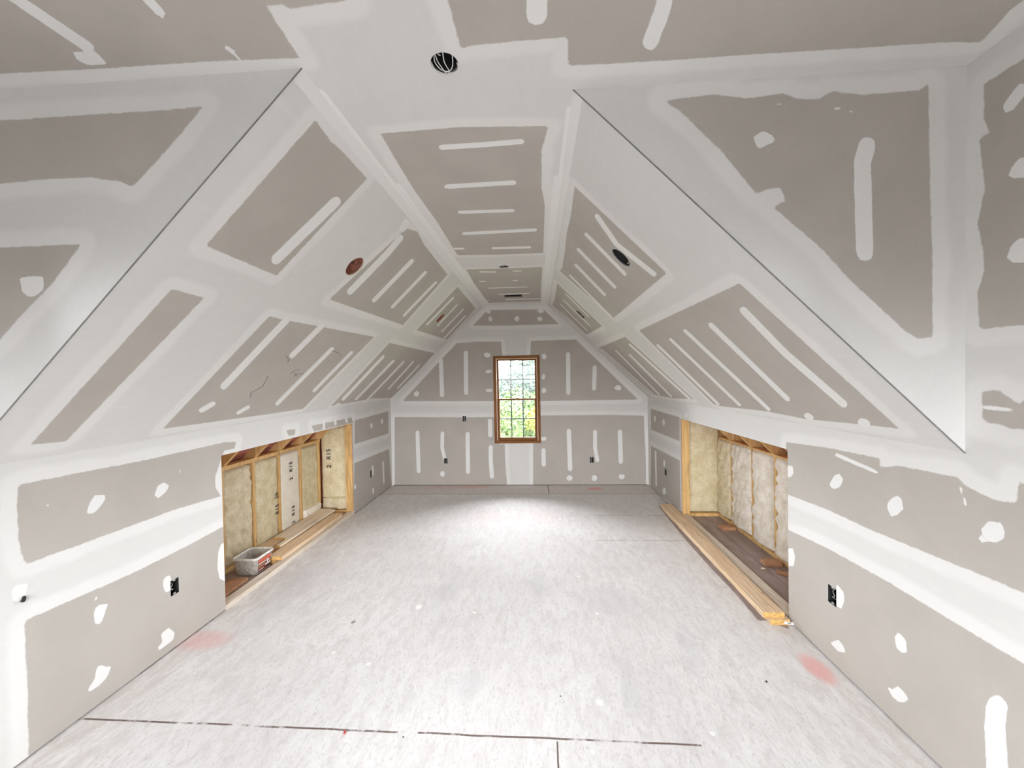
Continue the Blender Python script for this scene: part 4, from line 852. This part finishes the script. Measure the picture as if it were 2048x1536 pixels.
# ---- lumber ----
def board(label,cat,x0,x1,y0,y1,z0,z1,mat,rz=0.,group=None,name='board'):
    cx,cy=(x0+x1)/2,(y0+y1)/2; m=MB(); m.box(x0-cx,x1-cx,y0-cy,y1-cy,0,z1-z0)
    for k in (2,3): m.m[k]=1
    o=m.build(name,[mat,M_END],bevel=.002); o.location=(cx,cy,z0); o.rotation_euler=(0,0,rz); return tag(o,label,cat,group)
g='lumber piled in the left nook'
board('wide pine board with knots, front one of the left nook pile beside the sill','board',-2.60,-2.46,3.60,4.78,.040,.078,M_PINE,.0,g)
board('thin pale strip of wood between the two wide boards in the left nook','strip',-2.663,-2.612,3.80,4.90,.0775,.099,M_PINE2,.004,g,'wood_strip')
board('lower rear pine board under another board in the left nook','board',-2.862,-2.72,3.74,4.92,.040,.078,M_PINE,0,g)
board('shorter pine board on top at the back of the left nook pile','board',-2.82,-2.68,4.0,4.93,.0785,.098,M_PINE2,-.01,g)
board('hidden floor board under the rear boards of the left nook pile','board',-2.84,-2.70,3.66,4.95,.0,.039,M_PINE,0,g)
board('floor board under the front boards of the left nook pile','board',-2.675,-2.535,3.62,4.95,.0,.039,M_PINE,0,g)
board('short wood offcut on the floor behind the near edge of the left opening','board',-2.70,-2.56,2.90,3.30,.0,.030,M_BLOCK,.05,g,'wood_offcut')
g='boards lying along the right nook'
ub=board('long pine board with swirling grain lying on top along the right opening','board',1.575,1.719,2.826,5.20,.0385,.0765,M_PINE,.0,g)
ub.rotation_euler.z=-.012
lb=board('long pine board underneath the top board beside the right opening','board',1.603,1.735,2.808,5.18,.0,.038,M_PINE,-.003,g)
# bar-coded paper tag stapled to the lower board's end
m=MB(); m.box(-.034,.034,-.0008,.0,-.009,.009); t0=m.build('paper_tag',plain('tag_paper',(.85,.85,.82),.6),lb); t0.location=(.058,-1.1875,.016); t0.rotation_euler=(0,.12,0); tag(t0,'white bar-coded tag')
m=MB(); xx=-.012
for wd in (3,1,2,1,3,1,1,2,3): m.box(xx,xx+wd*.0009,-.0012,-.0008,-.005,.006); xx+=wd*.0009+.0011
m.box(.016,.024,-.0012,-.0008,-.001,.001)
bo=m.build('barcode',M_BLACK,lb); bo.location=t0.location; bo.rotation_euler=t0.rotation_euler
g='wood blocks on the right nook floor'
def block(label,x,y,rz):
    m=MB(); m.box(-.075,.075,-.045,.045,0,.038); o=m.build('wood_block',M_BLOCK,bevel=.003); o.location=(x,y,0); o.rotation_euler=(0,0,rz); return tag(o,label,'block',g)
block('reddish brown wood block on the right nook floor near the far corner',2.125,4.54,.05)
block('reddish brown wood block on the right nook floor at the near end',2.12,3.70,-.05)
block('small wood scrap under the near block at the foot of the right stud wall',2.13,3.52,-.5).scale=(.8,.7,.35)

# ---- plastic tub ----
def tub():
    r=empty('plastic_tub',(-2.655,3.485,0)); tag(r,'empty clear plastic tub with a red and white label, left nook','tub')
    n=NT('cloudy_plastic'); n.color(n.mix(n.step(n.noise(n.obj(),25,4,.7),.35,.7),(.62,.60,.55),(.42,.39,.33)))
    n.b.inputs['Roughness'].default_value=.35; n.b.inputs['Transmission Weight'].default_value=0.; n.b.inputs['Alpha'].default_value=.72; pl=n.mat
    def ring(w,d,rad,z):
        pts=[]
        for cx,cy,a0 in ((w-rad,d-rad,0),(-w+rad,d-rad,90),(-w+rad,-d+rad,180),(w-rad,-d+rad,270)):
            for k in range(6): a=math.radians(a0+k*18); pts.append((cx+rad*math.cos(a),cy+rad*math.sin(a),z))
        return pts
    def loft(rings,close_bottom=True,close_top=False):
        m=MB(); k=len(rings[0]); vs=[p for q in rings for p in q]; fs=[]
        for j in range(len(rings)-1):
            for i in range(k): fs.append((j*k+i,j*k+(i+1)%k,(j+1)*k+(i+1)%k,(j+1)*k+i))
        if close_bottom: fs.append(tuple(range(k))[::-1])
        m.add(vs,fs); return m
    body=loft([ring(.092,.098,.025,.0),ring(.098,.105,.028,.008),ring(.108,.122,.03,.155),ring(.105,.119,.03,.155),ring(.095,.102,.025,.011)],True)
    k=24; body.add(ring(.095,.102,.025,.011),[tuple(range(k))]); body.build('tub_body',pl,r,True)
    rim=loft([ring(.108,.122,.03,.146),ring(.119,.133,.034,.146),ring(.120,.134,.034,.152),ring(.117,.131,.034,.153),ring(.117,.131,.034,.163),ring(.115,.129,.034,.166),ring(.108,.122,.03,.166),ring(.106,.120,.03,.160),ring(.106,.120,.03,.146)],False)
    rim.build('rim',plain('plastic_rim',(.68,.66,.60),.4),r,True)
    # label on the side facing the room (+x), the wall leans out with height
    def lab(y0,y1,z0,z1,off,mat,name,par):
        X=lambda z:.0985+(z-.008)/.147*.0102+off
        m=MB(); m.add([(X(z0),y0,z0),(X(z0),y1,z0),(X(z1),y1,z1),(X(z1),y0,z1),(X(z0)-.0004,y0,z0),(X(z0)-.0004,y1,z0),(X(z1)-.0004,y1,z1),(X(z1)-.0004,y0,z1)],[(0,1,2,3),(7,6,5,4),(0,4,5,1),(1,5,6,2),(2,6,7,3),(3,7,4,0)])
        return m.build(name,mat,par)
    L=lab(-.085,.085,.02,.135,.0008,plain('label_dark_red',(.22,.04,.03),.5),'label',r); tag(L,'red, black and white printed label')
    lab(-.082,.082,.100,.130,.0013,plain('label_red',(.62,.13,.08),.5),'label_band',L)
    lab(-.080,.02,.088,.096,.0013,plain('label_white',(.82,.80,.78),.5),'label_band',L)
    lab(-.080,.01,.055,.080,.0013,plain('label_brown',(.36,.20,.12),.5),'label_picture',L)
    lab(.012,.082,.045,.062,.0014,plain('label_white2',(.85,.84,.82),.5),'label_band',L)
    lab(.02,.078,.030,.043,.0014,M_BLACK,'label_band',L)
    lab(-.080,-.01,.034,.042,.0014,plain('label_white3',(.8,.78,.76),.5),'label_band',L)
    lab(.03,.045,.066,.098,.0016,plain('label_white4',(.85,.84,.82),.5),'label_picture',L); lab(.052,.066,.072,.094,.0016,plain('label_white5',(.85,.84,.82),.5),'label_picture',L)
    h=MB(); h.tube(spline([(.03,-.122,.135),(.02,-.128,.09),(.045,-.1285,.055),(.075,-.124,.045)],6),.0016,6); h.build('bail_handle',M_WIRE,r,True)
    r.rotation_euler=(0,0,.02)
tub()

# ---- recessed light housings ----
def frame_of(F,u,v):
    e=1e-3; p=Vector(F(np.float64(u),np.float64(v))); du=Vector(F(np.float64(u+e),np.float64(v)))-p; dv=Vector(F(np.float64(u),np.float64(v+e)))-p
    du.normalize(); n=du.cross(dv).normalized(); 
    if n.z<0: n=-n
    dv2=n.cross(du).normalized(); M=Matrix((du,dv2,n)).transposed().to_4x4(); M.translation=p; return M   # local z points out of the room
def can(label,F,hole,mat,wires,bar=False):
    u,v,r=hole; M=frame_of(F,u,v); e=empty('recessed_light_housing'); e.matrix_world=M; tag(e,label,'light housing','recessed light housings waiting for lamps')
    N=40; R=r+.001; dep=.13; m=MB(); vs=[];prof=[(R,.0),(R,.03),(R*.98,.032),(R*.98,dep),(R*.5,dep+.004)]
    for rr,z in prof: vs+=[(rr*math.cos(2*math.pi*k/N),rr*math.sin(2*math.pi*k/N),z) for k in range(N)]
    fs=[(j*N+k,j*N+(k+1)%N,(j+1)*N+(k+1)%N,(j+1)*N+k) for j in range(len(prof)-1) for k in range(N)]+[tuple((len(prof)-1)*N+k for k in range(N))]
    m.add(vs,fs); m.build('can',mat,e,True)
    m=MB(); vs=[];prof=[(R-.0035,.001),(R-.0005,.0),(R-.0005,.014),(R-.0035,.014)]
    for rr,z in prof: vs+=[(rr*math.cos(2*math.pi*k/N),rr*math.sin(2*math.pi*k/N),z) for k in range(N)]
    fs=[(j*N+k,j*N+(k+1)%N,((j+1)%4)*N+(k+1)%N,((j+1)%4)*N+k) for j in range(4) for k in range(N)]
    m.add(vs,fs); m.build('rim_ring',M_LINER if mat is M_COPPER else M_STEEL,e,True)
    if bar:
        m=MB(); m.box(-.006,.006,-R*.93,R*.93,.06,.066); m.box(-R*.9,R*.9,-.004,.004,.066,.070); m.build('mounting_bar',M_BLACK,e)
        m=MB(); m.box(-R*.6,R*.2,R*.15,R*.6,.10,.128); m.build('junction_box',plain('brown_metal',(.22,.09,.07),.5),e,bevel=.003)
    for w in wires:
        m=MB(); m.tube(spline([(a*R,-b*R,z*.5-.004) for a,b,z in w],8),.0020 if R<.06 else .0024,6); m.build('wire',M_WIRE,e,True)
    return e
W1=[[(-.55,.9,.05),(-.45,.3,.012),(-.25,-.3,.004),(-.08,-.62,-.004),(-.05,-.95,.012)],
    [(-.52,.8,.06),(-.66,.2,.02),(-.45,-.3,.006),(-.1,-.56,.0),(.25,-.55,.0),(.55,-.15,.01),(.66,.65,.05)],
    [(.05,.92,.05),(.02,.3,.01),(.08,-.1,.004),(.2,-.45,-.003),(.15,-.8,.004),(.02,-.97,.014)],
    [(-.38,.95,.03),(-.25,.75,.015),(-.15,.6,.02)],
    [(-.9,.1,.02),(-.86,-.2,.008),(-.7,-.5,.006),(-.2,-.93,.01)],
    [(.85,-.1,.02),(.9,-.35,.008),(.7,-.68,.006),(.2,-.88,.01)]]
can('open ceiling light housing with looping white wires, nearest in the flat ceiling',F_ceiling,CAN_C[0],M_BLACK,W1)
can('small light housing far down the flat ceiling, in front of the air vent',F_ceiling,CAN_C[1],M_BLACK,[[(-.5,.2,.03),(0,-.1,.01),(.4,-.5,.01)]])
can('larger reddish light housing in the left sloped ceiling',F_slope_left,CAN_SL[0],M_COPPER,[],True)
can('smaller, farther reddish light housing in the left sloped ceiling',F_slope_left,CAN_SL[1],M_COPPER,[])
can('larger dark light housing in the right sloped ceiling',F_slope_right,CAN_SR[0],M_BLACK,[[(.3,-.75,.03),(.1,-.72,.01),(-.1,-.8,.03)]])
can('smaller, farther dark light housing in the right sloped ceiling',F_slope_right,CAN_SR[1],M_BLACK,[[(-.3,.5,.02),(-.1,.1,.008),(.2,-.4,.02)]])
# ---- supply vent in the ceiling ----
e=empty('air_duct_boot',((VENT[0]+VENT[1])/2,(VENT[2]+VENT[3])/2,ZC(0,5.8))); tag(e,'dark rectangular air duct opening in the ceiling near the far wall','duct')
m=MB(); a,b=(VENT[1]-VENT[0])/2,(VENT[3]-VENT[2])/2; h=.16
for q in ((-a,-a+.002,-b,b),(a-.002,a,-b,b),(-a,a,-b,-b+.002),(-a,a,b-.002,b)): m.box(*q,.001,h)
m.box(-a,a,-b,b,h,h+.002); m.build('duct_walls',M_BLACK,e)
m=MB()
for q in ((-a,-a+.006,-b,b),(a-.006,a,-b,b),(-a,a,-b,-b+.006),(-a,a,b-.006,b)): m.box(*q,.008,.012)
m.build('duct_lip',M_STEEL,e)
# ---- electrical boxes ----
def ebox(label,F,r,M0,k):
    """M0: local x along u, y along v, z into the wall"""
    u0,u1,v0,v1=r; w,h=(u1-u0)/2,(v1-v0)/2; e=empty('electrical_box'); e.matrix_world=Matrix.Translation(Vector(F(np.float64((u0+u1)/2),np.float64((v0+v1)/2))))@M0
    tag(e,label,'electrical box','empty electrical boxes'); d=.075
    m=MB(); t=.0025
    for q in ((-w,-w+t,-h,h),(w-t,w,-h,h),(-w+t,w-t,-h,-h+t),(-w+t,w-t,h-t,h)): m.box(*q,.002,d)
    m.box(-w,w,-h,h,d,d+.002); m.build('box_shell',M_BLACK,e)
    m=MB()
    for s_ in (-1,1): m=MB(); m.box(-.008,.008,min(s_*(h-t),s_*(h-.013)),max(s_*(h-t),s_*(h-.013)),.003,.007); m.build('screw_ear',M_STEEL,e)
    rr=random.Random(k)
    for q in range(2):
        x=rr.uniform(-.4,.4)*w; m=MB(); m.tube(spline([(x,h*.8,.05),(x+w*.3,h*.35,.02),(x-w*.4,-.05*h,.012),(x+w*.35,-.4*h,.018),(x,-h*.7,.045)],7),.0016,6); m.build('wire',[M_WIRE,plain('grey_wire',(.3,.3,.3),.5)][q],e,True)
    return e
MF=Matrix(((1,0,0,0),(0,0,1,0),(0,1,0,0),(0,0,0,1)))
ML=Matrix(((0,0,-1,0),(1,0,0,0),(0,1,0,0),(0,0,0,1))); MR=Matrix(((0,0,1,0),(1,0,0,0),(0,1,0,0),(0,0,0,1)))
ebox('small electrical box high on the far wall just left of the window',F_far,BOX_FAR[0],MF,1)
ebox('electrical box low on the far wall left of the window',F_far,BOX_FAR[1],MF,2)
ebox('electrical box low on the far wall right of the window',F_far,BOX_FAR[2],MF,3)
ebox('large near electrical box in the left wall with a patch of white compound',F_wall_left,BOX_L[0],ML,4)
ebox('far electrical box in the left wall between the opening and the corner',F_wall_left,BOX_L[1],ML,5)
ebox('large near electrical box in the right wall with a patch of white compound',F_wall_right,BOX_R[0],MR,6)
ebox('far electrical box in the right wall between the opening and the corner',F_wall_right,BOX_R[1],MR,7)
m=MB(); x=XL(1.69); m.tube(spline([(x-.05,1.69,.765),(x-.004,1.688,.763),(x+.006,1.684,.757),(x+.008,1.676,.748)],6),.0075,8); tag(m.build('cable_stub',M_BLACK,None,True),'short black cable stub poking out of the left wall at frame edge','cable')
# ---- bits on the floor ----
def chip(label,cat,name,x,y,s,mat,k):
    rr=random.Random(k); m=MB(); pts=[(math.cos(a)*s*rr.uniform(.6,1.2),math.sin(a)*s*.6*rr.uniform(.6,1.2)) for a in [i*math.pi/3 for i in range(6)]]
    m.prism(pts,'z',.001,s*.45); o=m.build(name,mat,bevel=.001); o.location=(x,y,0); o.rotation_euler=(0,0,k); return tag(o,label,cat)
chip('tiny dark brown crumb on the floor toward the right wall','debris','wood_crumb',1.275,2.283,.010,M_GAP,1)
chip('small red scrap of plastic beside the floor seam','debris','plastic_scrap',-.98,1.875,.014,plain('red_plastic',(.5,.12,.10),.6),2)
chip('small black crumb on the floor near the middle','debris','dirt_crumb',.105,2.138,.007,M_BLACK,3)
chip('small grey splinter on the floor in the left half of the room','debris','splinter',-1.351,2.74,.016,plain('grey_splinter',(.25,.24,.22),.8),4)
chip('dark crumb lying just below the floor seam','debris','dirt_crumb',-.68,1.862,.006,M_BLACK,5)
chip('pale wood sliver on the brown floor of the right nook','debris','wood_sliver',2.0,3.62,.02,M_PINE2,6)
# pencil line on the left slope
def pencil(pts,px=.0014):
    m=MB()
    P=[frame_of(F_slope_left,u,v) for u,v in pts]
    m.tube([M_.translation-M_.to_3x3()@Vector((0,0,.0006)) for M_ in P],px,5); return m
PEN=PENCIL
for q in PEN:
    o=pencil([(q[i],q[i+1]) for i in range(0,len(q),2)]).build('pencil_line',M_INK,bpy.data.objects['wall_left_slope'])

# ---- outdoors ----
def grass():
    n=NT('grass'); n.color(n.mix(n.step(n.noise(n.obj(),2,5,.7),.3,.7),(.10,.17,.04),(.20,.27,.08))); return n.mat
m=MB(); m.box(-40,40,7.5,70,-3.35,-3.22); tag(m.build('lawn',grass()),'green lawn below the far window','lawn',kind='stuff')
def leafmat(name,c1,c2):
    n=NT(name); n.color(n.mix(n.step(n.noise(n.obj(),3,4,.7),.3,.7),c1,c2)); n.b.inputs['Roughness'].default_value=.6; return n.mat
LEAF={'green':leafmat('green_leaves',(.055,.10,.03),(.13,.19,.06)),'blue':leafmat('bluish_leaves',(.05,.08,.06),(.10,.14,.11)),'yellow':leafmat('yellow_leaves',(.22,.24,.03),(.30,.32,.08)),'lime':leafmat('lime_leaves',(.10,.19,.03),(.18,.28,.07))}
M_BARK=plain('bark',(.10,.08,.06),.9)
def tree(label,name,cat,x,y,zc,rx,rz,kind,seed,n=2600,ls=.16):
    r=random.Random(seed); e=empty(name,(x,y,-3.2)); tag(e,label,cat,'trees and shrubs outside the window'); m=MB()
    zc=zc+3.2
    blobs=[(r.uniform(-.6,.6)*rx,r.uniform(-.6,.6)*rx,zc+r.uniform(-.7,.7)*rz,r.uniform(.35,.6)) for _ in range(12)]
    for i in range(n):
        bx,by,bz,br=r.choice(blobs); a=Vector((r.gauss(0,1),r.gauss(0,1),r.gauss(0,1))).normalized()
        p=Vector((bx,by,bz))+Vector((a.x*rx*br,a.y*rx*br,a.z*rz*br))*r.uniform(.7,1.05)
        u=Vector((r.gauss(0,1),r.gauss(0,1),r.gauss(0,1))).normalized(); w=u.orthogonal().normalized(); s=ls*r.uniform(.6,1.3)
        m.add([p-u*s,p+w*s*.4,p+u*s,p-w*s*.4],[(0,1,2,3)])
    m.build('foliage',LEAF[kind],e)
    t=MB(); t.tube([(0,0,0),(r.uniform(-.1,.1),0,zc*.5),(r.uniform(-.2,.2),0,zc+.3*rz)],[.16,.12,.05],8)
    for k in range(6): a=r.uniform(0,6.28); z=zc*r.uniform(.55,1); t.tube([(0,0,z-.3),(math.cos(a)*rx*.5,math.sin(a)*rx*.5,z+.3*rz)],[.06,.02],6)
    t.build('trunk',M_BARK,e,True)
tree('tall bluish tree in the upper middle panes of the window','tree','tree',.35,24,1.3,2.1,1.9,'blue',1,3600,.14)
tree('tall bluish tree seen in the upper right panes of the window','tree','tree',-1.9,30,.9,2.1,2.1,'blue',2,3200,.16)
tree('lower bluish tree fading into the sky at the left of the window','tree','tree',-4.8,35,.3,2.4,2.3,'blue',3,2800,.19)
tree('leafy green tree across the middle panes, left half of the window','tree','tree',-2.0,17.3,-.7,1.5,1.4,'green',4,3200,.11)
tree('leafy green tree across the middle panes, right half of the window','tree','tree',-.3,20.8,-.7,1.9,1.6,'green',5,3200,.13)
tree('yellow-green shrub at the right edge of the window','shrub','shrub',.35,17.6,-.25,.8,.75,'yellow',6,1800,.09)
tree('bright green shrub low in the window, left side','shrub','shrub',-1.55,12.5,-1.75,.8,1.0,'lime',7,2600,.075)
tree('bright green shrub low in the window, right side','shrub','shrub',.1,12.2,-1.8,.7,1.0,'lime',8,2600,.075)
tree('wide green shrub behind the low shrubs, window centre','shrub','shrub',-.75,15.2,-1.6,1.35,1.2,'green',9,3000,.09)
